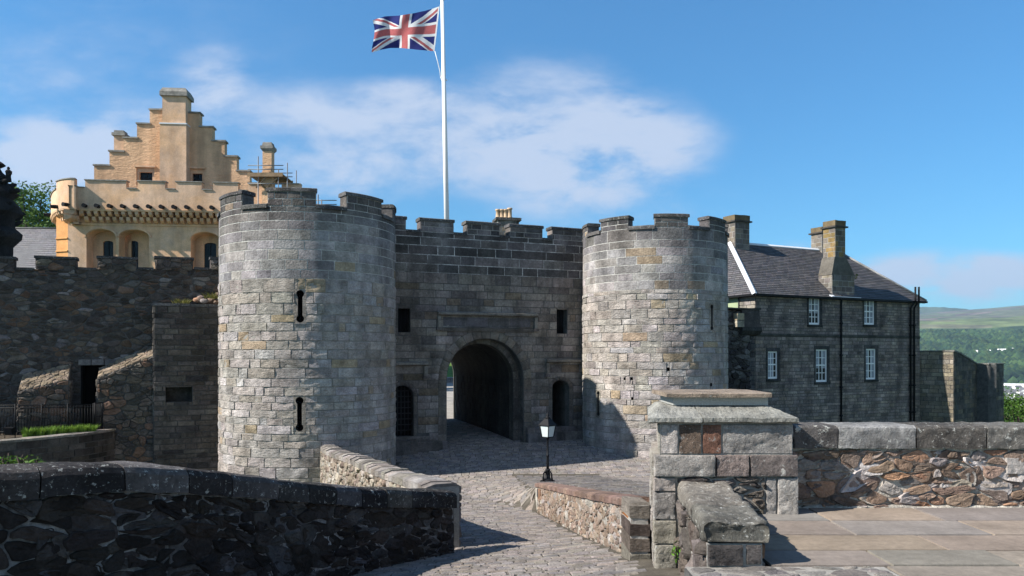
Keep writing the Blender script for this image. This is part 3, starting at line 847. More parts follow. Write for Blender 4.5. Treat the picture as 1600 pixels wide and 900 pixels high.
for a, b in xs:
    u0 = C.px(a,405)[0]+.06; u1 = C.px(b,405)[0]-.06; z0 = czt((u0+u1)/2)
    m2 = MB(); m2.extr(C, u0, u1, [(-.9,z0-.04),(-.9,z0+.06),(.07,z0+.05),(.07,z0-.04)], 4, 0, vary(rng,(.07,.068,.064),.2), nz=.012); m2.build('embrasure_sill', ['coping'], cw)
# rubble heap and weeds on the buttress top
K = C.back(-1.25)
kb = thing('buttress_tower', 'square dark coursed stone block with a small niche, beside the left round tower', 'buttress', tuple(K(-1,-2.2)))
k0 = K.px(240,600)[0]; k1 = 1.6; kt = K.px(300,479)[1]
nich = (K.px(259,628)[0], K.px(300,628)[0], K.px(280,628)[1], K.px(280,605)[1])
mb = MB()
plate(mb, K, rectp(k0,k1,-5.5,kt), [rectp(*nich)], 0, -1.3, 0, mr=1, cr=(.06,.057,.05), hole_w=-.45)
mb.sbox(K, nich[0]-.05, nich[1]+.05, nich[2]-.05, nich[3]+.05, -.5, -.46, 1, (.05,.048,.044))
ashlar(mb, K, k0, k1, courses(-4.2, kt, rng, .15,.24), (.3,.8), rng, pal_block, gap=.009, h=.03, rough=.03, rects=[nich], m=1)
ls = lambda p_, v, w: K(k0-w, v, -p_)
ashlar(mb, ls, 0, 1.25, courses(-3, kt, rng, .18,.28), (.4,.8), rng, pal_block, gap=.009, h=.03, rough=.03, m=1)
mb.build('masonry', ['mortar_d','dark'], kb)
mb = MB(); u = k0-.04
while u < k1:
    l = rng.uniform(.6,1.1); mb.extr(K, u, u+l-.01, [(-1.2,kt),(-1.2,kt+.12),(.04,kt+.1),(.04,kt)], 3, 0, vary(rng,(.10,.098,.09),.25), nz=.02); u += l
mb.build('coping', ['coping'], kb)
hp = MB()
for k in range(16):
    c = K(K.px(330,470)[0]+rng.uniform(-.45,.5), kt+.2+rng.uniform(0,.32)*(1 if k > 6 else .2), -rng.uniform(.5,1.1)); r_ = rng.uniform(.09,.17)
    n0 = len(hp.v); rows = []
    for i in range(5):
        th = math.pi*i/4; rows.append([hp.vert(c+Vector((math.sin(th)*math.cos(f*math.pi/3.5)*1.3, math.sin(th)*math.sin(f*math.pi/3.5), math.cos(th)*.75))*r_*rng.uniform(.85,1.15)) for f in range(7)])
    col = pal_brown(rng,0,0)
    for a, b in zip(rows, rows[1:]):
        for f in range(7): hp.face([a[f],b[f],b[(f+1)%7],a[(f+1)%7]], 0, col, True)
kind(hp.build('loose_rubble', ['rubble']), 'stuff')

def leafclump(mb, c, r, n, rng, cols, size=.05, up=.4, m=0, sq=(1,1,1)):
    for k in range(n):
        while True:
            d = Vector((rng.uniform(-1,1), rng.uniform(-1,1), rng.uniform(-1,1)))
            if .05 < d.length < 1: break
        p = Vector(c)+Vector((d.x*sq[0], d.y*sq[1], d.z*sq[2]))*r
        a = Vector((rng.gauss(0,1), rng.gauss(0,1), rng.gauss(0,1))).normalized(); nrm = (d.normalized()*.7+Vector((0,0,up))+a*.8).normalized()
        t = nrm.cross(Vector((rng.gauss(0,1), rng.gauss(0,1), rng.gauss(0,1)))).normalized(); b = nrm.cross(t)
        s = size*rng.uniform(.6,1.4)
        mb.poly([p-t*s, p-b*s*.45, p+t*s, p+b*s*.45], m, vary(rng, rng.choice(cols), .25))
def blades(mb, c, r, n, h, rng, cols, m=0, lean=.5, w=.008):
    for k in range(n):
        a = rng.uniform(0,6.283); q = r*math.sqrt(rng.random()); b = Vector(c)+Vector((q*math.cos(a), q*math.sin(a), 0))
        t = Vector((math.cos(a+rng.uniform(-1,1)), math.sin(a+rng.uniform(-1,1)), 0)); hh = h*rng.uniform(.5,1.15); sd = Vector((-t.y, t.x, 0))*w*rng.uniform(.7,1.4)
        p1 = b+t*hh*lean*.35+Vector((0,0,hh*.6)); p2 = b+t*hh*lean+Vector((0,0,hh))
        col = vary(rng, rng.choice(cols), .2)
        mb.poly([b-sd, b+sd, p1+sd*.8, p1-sd*.8], m, col); mb.poly([p1-sd*.8, p1+sd*.8, p2], m, col)
GR = [(.13,.22,.035),(.10,.18,.03),(.17,.25,.05)]
for px, dz, lab in ((283,0,'tuft of yellow-green grass growing on the coping of the square stone block'),(334,.25,'small mossy tuft beside the loose stones next to the left round tower')):
    u = K.px(px,474)[0]; c = K(u, kt+.1+dz, -.35)
    mb = MB(); blades(mb, c, .3, 120, .22, rng, [(.12,.13,.03),(.16,.15,.05)], lean=.9, w=.012); tag(mb.build('grass_tuft', ['grass'], base=tuple(c)), lab, 'weed')

# sloping rubble buttresses either side of the doorway
def sloper(name, label, x0, x1, ytopL, ytopR, w, seed, back_raise, ybot=672):
    rg = random.Random(seed); B_ = C.back(-w)
    t = thing(name, label, 'buttress', tuple(B_(B_.px((x0+x1)/2,600)[0], -1)))
    u0, zl = B_.px(x0, ytopL); u1, zr_ = B_.px(x1, ytopR); sl_ = (zr_-zl)/(u1-u0)
    mb = MB(); plate(mb, B_, [(u0,-3.2),(u1,-3.2),(u1,zr_),(u0,zl)], [], 0, -w, 0)
    rubble(mb, B_, u0, u1, -2.4, max(zl,zr_)+.02, rg, lambda r,u,v: vary(r, r.choice([(.11,.098,.08),(.15,.13,.105),(.085,.08,.07),(.17,.115,.08)]),.2), .34, .22, gap=.012, h=.07, outer=[(-sl_,1,zl-sl_*u0)], m=1, rough=.03)
    q = Quad(B_(u0,zl), B_(u1,zr_), C(u1,zr_+back_raise,.02), C(u0,zl+back_raise,.02))
    mb.poly([q(0,0),q(q.W,0),q(q.W,q.H),q(0,q.H)], 0)
    rubble(mb, q, 0, q.W, 0, q.H, rg, lambda r,u,v: vary(r,(.21,.17,.12),.25), .3, .22, gap=.01, h=.05, m=1, drop=.1)
    for e0, s_, zt in ((u0,-1,zl),(u1,1,zr_)):
        f = lambda p_, v, ww, e0=e0, s_=s_: B_(e0+s_*ww, v, -p_)
        mb.poly([f(0,-3,.001),f(w,-3,.001),f(w,zt+back_raise,.001),f(0,zt,.001)], 0)
        rubble(mb, f, 0, w, -2.2, zt, rg, pal_block, .3, .2, gap=.01, h=.05, m=1)
    mb.build('masonry', ['mortar_d','rubble'], t)
sloper('sloping_buttress', 'rubble buttress with a sloping stone top rising right from the doorway to the square block', 152, 241, 592, 556, 1.1, 5, .35)
sloper('sloping_buttress', 'low rubble buttress with a sloping top left of the dark doorway, behind the iron railing', 28, 107, 612, 594, 1.1, 6, .55)

# raised bed with its curved retaining wall
BZ = E-2.63
bp = Path([(-20,18.5,BZ),(-17.6,20.4,BZ),(-15.6,23.4,BZ),(-14.97,24.5,BZ),(-14.35,25.9,BZ),(-14.2,27.4,BZ),(-14.5,29.0,BZ)], 6)
bw = thing('bed_retaining_wall', 'curved dark retaining wall holding up the planted bed below the iron railing', 'wall', (-15.6,23.4,-3))
mb = MB(); mb.extr(bp, 0, bp.L, [(-.4,-3.6),(-.4,-.06),(0,-.06),(0,-3.6)], 40, 0)
ashlar(mb, bp, 0, bp.L, courses(-3.2, -.07, rng, .16,.24), (.3,.8), rng, pal_block, gap=.008, h=.025, rough=.02, m=1)
mb.build('masonry', ['mortar_d','dark'], bw)
mb = MB(); u = 0
while u < bp.L-.1:
    l = min(rng.uniform(.6,1.0), bp.L-u); mb.extr(bp, u, u+l-.01, [(-.45,-.055),(-.45,.02),(.05,.015),(.05,-.055)], 4, 0, vary(rng,(.19,.175,.145),.2), nz=.012); u += l
mb.build('coping', ['coping'], bw)
mb = MB(); pts = [bp(bp.L*k/30, -.09, -.3) for k in range(31)]; bk = [C(C.px(p_,600)[0], BZ-.09) for p_ in (200,100,0,-200)]
pl = [(p.x,p.y) for p in pts]+[(-14.6,29.6)]+[(b.x-.2,b.y+.6) for b in bk]+[(-24,20)]
tr = tessellate_polygon([[Vector((a,b,0)) for a,b in pl]]); ii = [mb.vert((a,b,BZ-.09)) for a,b in pl]
for t in tr: mb.face([ii[k] for k in t], 0)
kind(mb.build('garden_soil', ['soil']), 'structure')
px_l = [44,62,80,97,113,128,141]; labs = ['leftmost bright green grass clump in the raised bed','second bright green clump from the left in the raised bed','third bright green clump from the left in the raised bed','middle-right green clump in front of the railing, fourth from the left','fifth green clump from the left in the raised bed','sixth green clump from the left, just before the gate leaf','rightmost green clump in the raised bed beside the gate leaf']
for p_, lb in zip(px_l, labs):
    d = 25.0+1.5*(p_-28)/120; c = P(p_, 680, d); c.z = BZ-.09
    mb = MB(); blades(mb, c, .15, 260, .34, rng, [(.13,.23,.03),(.18,.29,.045),(.10,.19,.03)], lean=.45, w=.012)
    tag(mb.build('grass_clump', ['grass'], base=tuple(c)), lb, 'plant', 'green clumps in the raised bed')
# iron railing with a gate leaf
ra = thing('iron_railing', 'black iron railing of thin upright bars along the back of the raised bed', 'railing', tuple(P(75,668,26.3)))
rp0, rp1 = P(-60,672,25.8), P(146,672,26.6); rp0.z = rp1.z = BZ-.09
for dz in (.12,.93,1.02):
    mb = MB(); mb.tube([rp0+Vector((0,0,dz)), rp1+Vector((0,0,dz))], .017, 6, 0); mb.build('rail', ['iron'], ra)
for k in range(46):
    p = rp0.lerp(rp1, k/45); mb = MB(); r_ = .024 if k % 9 == 0 else .011
    mb.tube([p, p+Vector((0,0,1.06 if k%9 == 0 else 1.0))], r_, 6, 0); mb.build('post' if k % 9 == 0 else 'bar', ['iron'], ra)
gl = thing('iron_gate', 'dark iron gate leaf standing at the right end of the railing', 'gate', tuple(P(154,668,26.7)))
ga, gb = P(148.5,668,26.7), P(160,668,27.2); ga.z = gb.z = BZ-.07
mb = MB()
for f in (0,1): p = ga.lerp(gb,f); mb.tube([p, p+Vector((0,0,1.05))], .025, 6, 0)
for dz in (.05,.55,1.03): mb.tube([ga+Vector((0,0,dz)), gb+Vector((0,0,dz))], .02, 6, 0)
mb.build('frame', ['iron'], gl)
for k in range(1,6):
    mb = MB(); p = ga.lerp(gb,k/6); mb.tube([p+Vector((0,0,.05)), p+Vector((0,0,1.03))], .012, 6, 0); mb.build('bar', ['iron'], gl)
# floodlight
c = P(15,684,25.2); c.z = BZ-.09
fl_ = thing('floodlight', 'small black floodlight box at the left end of the raised bed', 'floodlight', tuple(c))
mb = MB(); mb.hexa([c+Vector(v) for v in ((-.14,-.05,.12),(.14,-.05,.12),(.14,.1,.08),(-.14,.1,.08))], [c+Vector(v) for v in ((-.14,-.12,.34),(.14,-.12,.34),(.14,.06,.36),(-.14,.06,.36))], 0); mb.build('housing', ['iron'], fl_)
mb = MB(); mb.hexa([c+Vector(v) for v in ((-.12,-.06,.14),(.12,-.06,.14),(.12,-.055,.14),(-.12,-.055,.14))], [c+Vector(v) for v in ((-.12,-.125,.32),(.12,-.125,.32),(.12,-.115,.32),(-.12,-.115,.32))], 0); mb.build('glass', ['glass'], fl_)
mb = MB(); mb.tube([c+Vector((-.17,.02,0)), c+Vector((-.17,.02,.22)), c+Vector((.17,.02,.22)), c+Vector((.17,.02,0))], .015, 6, 0); mb.build('bracket', ['iron'], fl_)

# ------------------------------------------------------------------ dark carved pinnacle at the left edge
rg = random.Random(8)
pc = P(-14,420,31.5); pz0 = 2.4
pn = thing('carved_pinnacle', 'black weathered carved stone pinnacle with figures and crockets at the far left edge', 'sculpture', (pc.x, pc.y, pz0))
def jl(mb, c, prof, n=10, j=.08, m=0):
    rows = []
    for r_, z in prof: rows.append([mb.vert((c[0]+r_*rg.uniform(1-j,1+j)*math.cos(2*math.pi*k/n), c[1]+r_*rg.uniform(1-j,1+j)*math.sin(2*math.pi*k/n), c[2]+z)) for k in range(n)])
    for q, r in zip(rows, rows[1:]):
        for k in range(n): mb.face([q[k], q[(k+1)%n], r[(k+1)%n], r[k]], m, (.03,.028,.027))
    mb.face(rows[-1], m, (.03,.028,.027))
def zz(y): return E+(HY-y)/F*31.5
mb = MB()
c0 = (pc.x,pc.y,0)
jl(mb, c0, [(.75,pz0),(.78,zz(385)),(1.02,zz(372)),(1.05,zz(364)),(.8,zz(355)),(.86,zz(340)),(1.08,zz(332)),(1.0,zz(322)),(.8,zz(310)),(.92,zz(302)),(.72,zz(292)),(.55,zz(283)),(.62,zz(277)),(.4,zz(268)),(.32,zz(262)),(.52,zz(257)),(.4,zz(253)),(.24,zz(249))], 12, .1)
mb.build('shaft', ['dark'], pn)
for k in range(34):
    a = rg.uniform(0,6.283); y = rg.choice([370,362,333,328,303,300,345,318,289]); r_ = {370:1.05,362:1.02,333:1.05,328:1.0,303:.92,300:.85,345:.85,318:.85,289:.65}[y]
    q = Vector((c0[0]+r_*math.cos(a), c0[1]+r_*math.sin(a), zz(y+rg.uniform(-5,5)))); e = Vector((math.cos(a), math.sin(a), rg.uniform(-.2,.4)))
    mb = MB(); mb.tube([q-e*.15, q+e*.05, q+e*.17+Vector((0,0,.05)), q+e*.26+Vector((0,0,.03))], [.10,.11,.09,.04], 6, 0, (.03,.028,.027)); mb.build('crocket', ['dark'], pn)
def figure(x, y, zb, h):
    mb = MB()
    jl(mb, (x,y,zb), [(.16*h,0),(.19*h,.12*h),(.15*h,.35*h),(.17*h,.5*h),(.21*h,.68*h),(.13*h,.78*h),(.06*h,.82*h),(.09*h,.88*h),(.085*h,.95*h),(.03*h,1.0*h)], 9, .12)
    mb.tube([(x+.18*h,y,zb+.68*h),(x+.26*h,y-.05,zb+.5*h),(x+.1*h,y-.15*h,zb+.45*h)], [.06*h,.05*h,.04*h], 6, 0, (.03,.028,.027))
    mb.build('carved_figure', ['dark'], pn)
figure(c0[0]+.0, c0[1], zz(253), .72)
figure(c0[0]+.78, c0[1]-.1, zz(285), .62)
figure(c0[0]-.78, c0[1]+.1, zz(285), .62)

# ------------------------------------------------------------------ palace with the crow-stepped gable
rng = random.Random(41)
pa = thing('palace_building', 'ochre yellow limewashed palace with crow-stepped gable and corbelled battlements behind the curtain wall', 'palace', tuple(P(240,420,51)))
A = Flat((P(85,400,50).x, 50), 5)
ua = lambda x, w=0, y=330: A.px(x, y, w)[0]
va = lambda x, y, w=0: A.px(x, y, w)[1]
Wp = -.80                                   # main wall set back below the parapet
def ap(x, y, w=Wp): return A.px(x, y, w)
arches = []
for x0, x1, ya, ys in ((135,181,358,371),(186,233,359,371),(298,343,363,375)):
    u0, _ = ap(x0, ys); u1, vs_ = ap(x1, ys); vt = ap((x0+x1)/2, ya)[1]
    arches.append((u0, u1, vs_, vt))
holes = [arch(u0, u1, -1.0, vs_, vt-vs_, 12) for u0,u1,vs_,vt in arches]
mb = MB(); AW = A.back(-Wp)
wu0 = ap(106, 380)[0]; wu1 = ap(455,380)[0]; wz1 = ap(200, 345)[1]
plate(mb, AW, rectp(wu0, wu1, -4, wz1+.3), holes, 0, -.6, 0, hole_w=-1.0)
o = mb.build('wall', ['ochre'], pa)
mb = MB()                                   # chamfered, sunlit corner
pA = AW(wu0,0); pB = P(88,400,51.2); q = Quad((pB.x,pB.y,-4),(pA.x,pA.y,-4),(pA.x,pA.y,wz1+.3),(pB.x,pB.y,wz1+.3))
mb.poly([q(0,0),q(q.W,0),q(q.W,q.H),q(0,q.H)], 0)
for y in (372, 392): zc = ap(106,y)[1]; mb.extr(q, 0, q.W, [(0.002,zc+4-.06),(0.002,zc+4+.06),(.07,zc+4+.03),(.07,zc+4-.03)], 1, 0)
pD = pB+Vector((1.2,6.8,0)); mb.poly([(pB.x,pB.y,-4),(pD.x,pD.y,-4),(pD.x,pD.y,wz1+.3),(pB.x,pB.y,wz1+.3)], 0)
mb.build('corner_face', ['orange'], pa)
for (u0,u1,vs_,vt), (wx0,wx1,wy) in zip(arches, ((161,177,376),(201,216,376),(319,338,379))):
    mb = MB(); c = (u0+u1)/2; hw = (u1-u0)/2; n = 12
    for k in range(n):                      # moulded arch
        a, b = math.pi*k/n, math.pi*(k+1)/n; pt = lambda e, a: (c+(hw+e)*math.cos(a), vs_+(vt-vs_+e)*math.sin(a))
        pl = [pt(.03,a), pt(.15,a), pt(.15,b), pt(.03,b)]
        f = [mb.vert(AW(x,y,.07)) for x,y in pl]; g = [mb.vert(AW(x,y,.003)) for x,y in pl]; mb.face(f,0)
        mb.face([f[0],f[3],g[3],g[0]],0); mb.face([f[1],g[1],g[2],f[2]],0)
    mb.build('arch_moulding', ['ochre'], pa)
    wa = A.px(wx0, wy, Wp-1.0); wb = A.px(wx1, wy, Wp-1.0); AB = A.back(-Wp+1.0)
    mb = MB(); plate(mb, AB, rectp(u0-.4,u1+.6,-1.2,vt+.3), [arch(wa[0], wb[0], -.5, wa[1]-.15, .15, 8)], 0, -.12, 0); mb.build('recess_wall', ['ochre'], pa)
    mb = MB(); mb.sbox(AB, wa[0]-.05, wb[0]+.05, -.6, wa[1]+.1, -.2, -.13, 0); 
    w_ = mb.build('window', ['glass'], pa)
    mb = MB(); um = (wa[0]+wb[0])/2
    mb.sbox(AB, um-.025, um+.025, -.5, wa[1]+.05, -.128, -.09, 0)
    for k in range(1,4): mb.sbox(AB, wa[0], wb[0], -.5+(wa[1]+.5)*k/4-.02, -.5+(wa[1]+.5)*k/4+.02, -.128, -.1, 0)
    mb.build('window_bars', ['iron'], w_)
# battlemented parapet following the rounded corner; u measured from the left end
cp = [(79.5,53.6),(80.5,52.4),(84,51.2),(92,50.3),(104,49.85),(118,49.75)]
pts = [Vector((*P(x,300,d).xy, 0)) for x, d in cp]+[A(ua(x_),0) for x_ in (135,250,350,470)]
PP = Path([(p.x,p.y,0) for p in pts], 8)
def upx(px):
    lo, hi = 0, PP.L
    for _ in range(40):
        m = (lo+hi)/2; p = PP(m,0,0)
        if p.x/p.y*F+800 < px: lo = m
        else: hi = m
    return lo
zb_ = A.px(250,328)[1]; zs_ = A.px(266,296)[1]; zt_ = A.px(250,284)[1]
segs = []; edges = [(60,88,0),(88,116,1),(116,133,0),(133,197,1),(197,215,0),(215,258,1),(258,275,0),(275,315,1),(315,333,0),(333,372,1),(372,388,0),(388,425,1),(425,440,0),(440,470,1)]
mb = MB(); cpm = MB()
for a, b, up in edges:
    u0 = 0 if a == 60 else upx(a); u1 = PP.L if b == 470 else upx(b); zt = zt_ if up else zs_
    n = 8 if a < 133 else 3
    mb.extr(PP, u0, u1, [(-.45,zb_),(-.45,zt),(0,zt),(0,zb_)], n, 0)
    e = .05 if up else -.05
    cpm.extr(PP, max(0,u0-e), u1+e, [(-.5,zt+.003),(-.5,zt+.08),(.06,zt+.07),(.06,zt+.003)], n, 0, nz=.008)
mb.build('parapet', ['ochre'], pa); cpm.build('coping', ['greycap'], pa)
mb = MB()
for k, (v0, v1, w0, w1) in enumerate(((zb_-.12, zb_-.003, -1.0, .04), (zb_-.95,zb_-.83,-1.0,-.70))):
    mb.extr(PP, 0, PP.L, [(w0,v0),(w0,v1),(w1,v1),(w1-.03,v0)], 60, 0)
mb.extr(PP, 0, PP.L, [(-1.1,zb_-.83),(-1.1,zb_-.12),(-.74,zb_-.12),(-.74,zb_-.83)], 60, 0)
u = .05; i = 0
while u < PP.L:
    mb.extr(PP, u, u+.22, [(-.74,zb_-.42),(-.74,zb_-.125),(-.02,zb_-.125),(-.06,zb_-.30),(-.25,zb_-.42)], 1, 0)
    mb.extr(PP, u+.21, u+.43, [(-.74,zb_-.78),(-.74,zb_-.45),(-.28,zb_-.45),(-.34,zb_-.66),(-.55,zb_-.78)], 1, 0)
    u += .43
mb.build('corbel_table', ['ochre'], pa)
for px in (80,90,107,134,154,174,194.5,215,235,254.5,274,294,314,333,352,372,392):
    u = upx(px) if px > 80 else .35; m2 = MB(); zc = zb_+.18
    m2.tube([PP(u,zc,-.05), PP(u,zc-.02,.2), PP(u,zc-.03,.42)], [.12,.13,.11], 8, 0); m2.tube([PP(u,zc-.03,.40), PP(u,zc-.03,.43)], [.14,.14], 8, 0)
    m2.build('water_spout', ['iron'], pa)
# gable
Bk = 2.6; AG = A.back(Bk)
gx = lambda x, y: A.px(x, y, -Bk)
steps_l = [(147,171,259),(170,193,237),(192,214,216),(212,234,194),(233,252,172)]
steps_r = [(290,312,177),(312,332,199),(330,351,221),(351,370,245),(370,390,268)]
prof = [(gx(147,330)[0], 4.0)]
cops = []
for a, b, y in steps_l+[(252,290,172)]+steps_r:
    u0, z = gx(a, y); u1, _ = gx(b, y); u0 = max(u0, prof[-1][0])
    prof += [(u0, z), (u1, z)]; cops.append((u0,u1,z))
prof.append((prof[-1][0], 4.0))
dorm = []
for x0,x1,y0,y1 in ((213,241,262,283),(296,319,264,286)):
    a = gx(x0,y1); b = gx(x1,y0); dorm.append((a[0],b[0],a[1]-.3,b[1]))
mb = MB(); plate(mb, AG, prof[::-1][::-1], [rectp(*d) for d in dorm], 0, -.6, 0, hole_w=-.32, back=True)
mb.build('gable', ['ochre_rough'], pa)
for u0,u1,z in cops:
    mb = MB(); mb.extr(AG, u0-.06, u1+.08, [(-.68,z+.003),(-.68,z+.12),(.08,z+.11),(.08,z+.003)], 2, 0, nz=.015)
    mb.build('gable_coping', ['greycap'], pa)
for d in dorm:
    mb = MB(); a,b,c,e = d; mb.sbox(AG, a-.05, b+.05, c-.1, e+.05, -.42, -.33, 0)
    mb.sbox(AG, a+.002, a+.16, c, e, -.32, -.1, 1); mb.sbox(AG, b-.16, b-.002, c, e, -.32, -.1, 1)
    mb.sbox(AG, a+.161, b-.161, e-.3, e-.002, -.32, -.1, 1)
    mb.sbox(AG, a-.1, b+.1, e+.003, e+.12, .003, .10, 1)
    w_ = mb.build('dormer_window', ['glass','ochre'], pa)
    mb = MB(); um = (a+b)/2; mb.sbox(AG, um-.02, um+.02, c, e-.3, -.329, -.27, 0); mb.sbox(AG, a+.16, b-.16, c+.55, c+.59, -.329, -.27, 0); mb.build('glazing_bar', ['iron'], w_)
# roof behind the gable
ap_ = gx(271,172); l_ = gx(150,262); r_ = gx(388,270); L_ = 9
mb = MB()
for (a, b) in ((l_, ap_), (ap_, r_)):
    q = Quad(AG(a[0],a[1]-.4,-.6), AG(b[0],b[1]-.4,-.6), AG(b[0],b[1]-.4,-L_), AG(a[0],a[1]-.4,-L_)); mb.poly([q(0,0),q(q.W,0),q(q.W,q.H),q(0,q.H)], 0, (.09,.09,.1))
mb.build('roof', ['slate'], pa)
# chimney breast and stack
mb = MB()
b0 = A.px(249.5,280,-Bk+.75); b1 = A.px(291,280,-Bk+.75); zt = A.px(270,194,-Bk+.75)[1]
AC = A.back(Bk-.75)
mb.sbox(AC, b0[0], b1[0], 5, zt, -1.2, 0, 0)
c0_ = A.px(253.5,170,-Bk+.6); c1_ = A.px(290,170,-Bk+.6); zc = A.px(270,150,-Bk+.6)[1]; AC2 = A.back(Bk-.6)
mb.sbox(AC2, c0_[0], c1_[0], zt+.09, zc, -1.2, 0, 0)
o = mb.build('chimney_stack', ['ochre'], pa)
mb = MB(); mb.sbox(AC, b0[0]-.03, b1[0]+.03, zt+.002, zt+.09, -1.2, .04, 0); mb.build('weathering_slab', ['lead'], o)
mb = MB(); zt2 = A.px(270,137,-Bk+.6)[1]
mb.hexa([AC2(c0_[0]-.14,zc+.002,.14),AC2(c1_[0]+.14,zc+.002,.14),AC2(c1_[0]+.14,zc+.002,-1.34),AC2(c0_[0]-.14,zc+.002,-1.34)],[AC2(c0_[0]-.14,zc+.28,.14),AC2(c1_[0]+.14,zc+.28,.14),AC2(c1_[0]+.14,zc+.28,-1.34),AC2(c0_[0]-.14,zc+.28,-1.34)],0)
mb.hexa([AC2(c0_[0]-.14,zc+.281,.14),AC2(c1_[0]+.14,zc+.281,.14),AC2(c1_[0]+.14,zc+.281,-1.34),AC2(c0_[0]-.14,zc+.281,-1.34)],[AC2(c0_[0]+.02,zt2,0),AC2(c1_[0]-.02,zt2,0),AC2(c1_[0]-.02,zt2,-1.2),AC2(c0_[0]+.02,zt2,-1.2)],0)
mb.build('chimney_cap', ['greycap'], o)
mb = MB(); s0 = A.px(178,230,-Bk-.8); s1 = A.px(193,230,-Bk-.8); z0 = A.px(185,212,-Bk-.8)[1]; AS = A.back(Bk+.8)
mb.sbox(AS, s0[0], s1[0], 6, z0, -.7, 0, 0); o = mb.build('chimney_stack', ['ochre'], pa)
mb = MB(); mb.hexa([AS(s0[0]-.12,z0+.002,.12),AS(s1[0]+.12,z0+.002,.12),AS(s1[0]+.12,z0+.002,-.8),AS(s0[0]-.12,z0+.002,-.8)],[AS(s0[0]-.12,z0+.2,.12),AS(s1[0]+.12,z0+.2,.12),AS(s1[0]+.12,z0+.2,-.8),AS(s0[0]-.12,z0+.2,-.8)],0)
mb.sbox(AS, s0[0], s1[0], z0+.201, z0+.38, -.7, 0, 0); mb.build('chimney_cap', ['greycap'], o)

# slender chimney and scaffold right of the gable
sx = P(419.5,300,51)
ch = thing('slender_chimney', 'slender tan stone chimney with a projecting cap beside the scaffold right of the gable', 'chimney', (sx.x,sx.y,0))
def yz(y, d=51): return E+(HY-y)/F*d
mb = MB(); mb.box(sx.x-.3,sx.x+.3,sx.y-.3,sx.y+.3, yz(270),yz(238),0); mb.box(sx.x-.34,sx.x+.34,sx.y-.34,sx.y+.34, 2,yz(270)-.002,0); mb.build('shaft', ['ochre_rough'], ch)
mb = MB(); z = yz(238)+.002; mb.hexa([(sx.x+a*.3,sx.y+b*.3,z) for a,b in ((-1,-1),(1,-1),(1,1),(-1,1))],[(sx.x+a*.42,sx.y+b*.42,z+.16) for a,b in ((-1,-1),(1,-1),(1,1),(-1,1))],0)
mb.hexa([(sx.x+a*.42,sx.y+b*.42,z+.161) for a,b in ((-1,-1),(1,-1),(1,1),(-1,1))],[(sx.x+a*.42,sx.y+b*.42,z+.34) for a,b in ((-1,-1),(1,-1),(1,1),(-1,1))],0)
mb.hexa([(sx.x+a*.34,sx.y+b*.34,z+.341) for a,b in ((-1,-1),(1,-1),(1,1),(-1,1))],[(sx.x+a*.28,sx.y+b*.28,yz(224)) for a,b in ((-1,-1),(1,-1),(1,1),(-1,1))],0); mb.build('chimney_cap', ['greycap'], ch)
sf = thing('scaffold', 'scaffold platform of boards and tubes round the slender chimney', 'scaffold', (sx.x,sx.y,yz(292)))
x0, x1 = P(397,270,51.6).x, P(451,270,51.6).x; y0, y1 = 50.3, 52.6
mb = MB()
for k in range(6): mb.box(x0,x1,y0+(y1-y0)*k/6,y0+(y1-y0)*(k+1)/6-.02,yz(277),yz(277)+.06,0)
for yy in (y0-.04,y1+.01): mb.box(x0,x1,yy,yy+.03,yz(277)-.12,yz(277)+.14,0)
mb.build('platform', ['wood'], sf)
for (x,t_) in ((P(403.5,250,50.4).x,248),(P(449,250,50.4).x,258),(P(435,250,50.4).x,268)):
    for yy in (y0+.1,y1-.1):
        mb = MB(); mb.tube([(x,yy,2.5),(x,yy,yz(t_))], .035, 6, 0); mb.build('pole', ['steel'], sf)
for yv in (262,268,290):
    for yy in (y0+.1,y1-.1):
        mb = MB(); mb.tube([(x0,yy,yz(yv)),(x1,yy,yz(yv))], .03, 6, 0); mb.build('rail', ['steel'], sf)
mb = MB()
for a, b in ((x0+.3,x0+1.1),(x1-.3,x1-1.1),(x0+1.2,x0+.5)): mb.tube([(a,y0+.1,yz(279)),(b,y0+.2,yz(296))], .05, 6, 0)
mb.build('brace', ['wood'], sf)
s2 = thing('scaffold', 'thin scaffold tubes showing over the left tower between its merlons', 'scaffold', tuple(P(500,322,46)))
for x, t_ in ((492.5,304),(497,304),(502.5,312)):
    p = P(x,330,46); mb = MB(); mb.tube([(p.x,46,4),(p.x,46,E+(HY-t_)/F*46)], .04, 6, 0); mb.build('pole', ['steel'], s2)
for yv in (313,319.5):
    a = P(489,yv,46); b = P(526,yv,46); mb = MB(); mb.tube([a,b], .03, 6, 0); mb.build('rail', ['steel'], s2)

# slate roofed hall behind the curtain wall
hl = thing('slate_roofed_hall', 'low hall with a plain grey slate roof between the black pinnacle and the yellow palace', 'building', tuple(P(45,400,62)))
a0 = P(-70,470,60); b0 = P(100,470,61.5); c0 = P(100,357,65); d0 = P(-70,356,63.5)
q = Quad(a0,b0,c0,d0); mb = MB(); mb.poly([a0,b0,c0,d0],0,(.13,.13,.135))
ashlar(mb, q, 0, q.W, courses(0,q.H,rng,.2,.22), (.25,.35), rng, lambda r,u,v: vary(r,(.17,.165,.165),.12), gap=.004, h=.012, rough=.003, m=0, du=1, dv=1, bev=.006, slope=.02)
e0 = Vector((a0.x+1,a0.y+8,a0.z)); f0 = Vector((b0.x+1,b0.y+8,b0.z)); mb.poly([d0,c0,f0,e0],0,(.13,.13,.135)); mb.build('roof', ['slate'], hl)
mb = MB(); mb.tube([d0,c0],.09,8,0); mb.build('ridge', ['greycap'], hl)
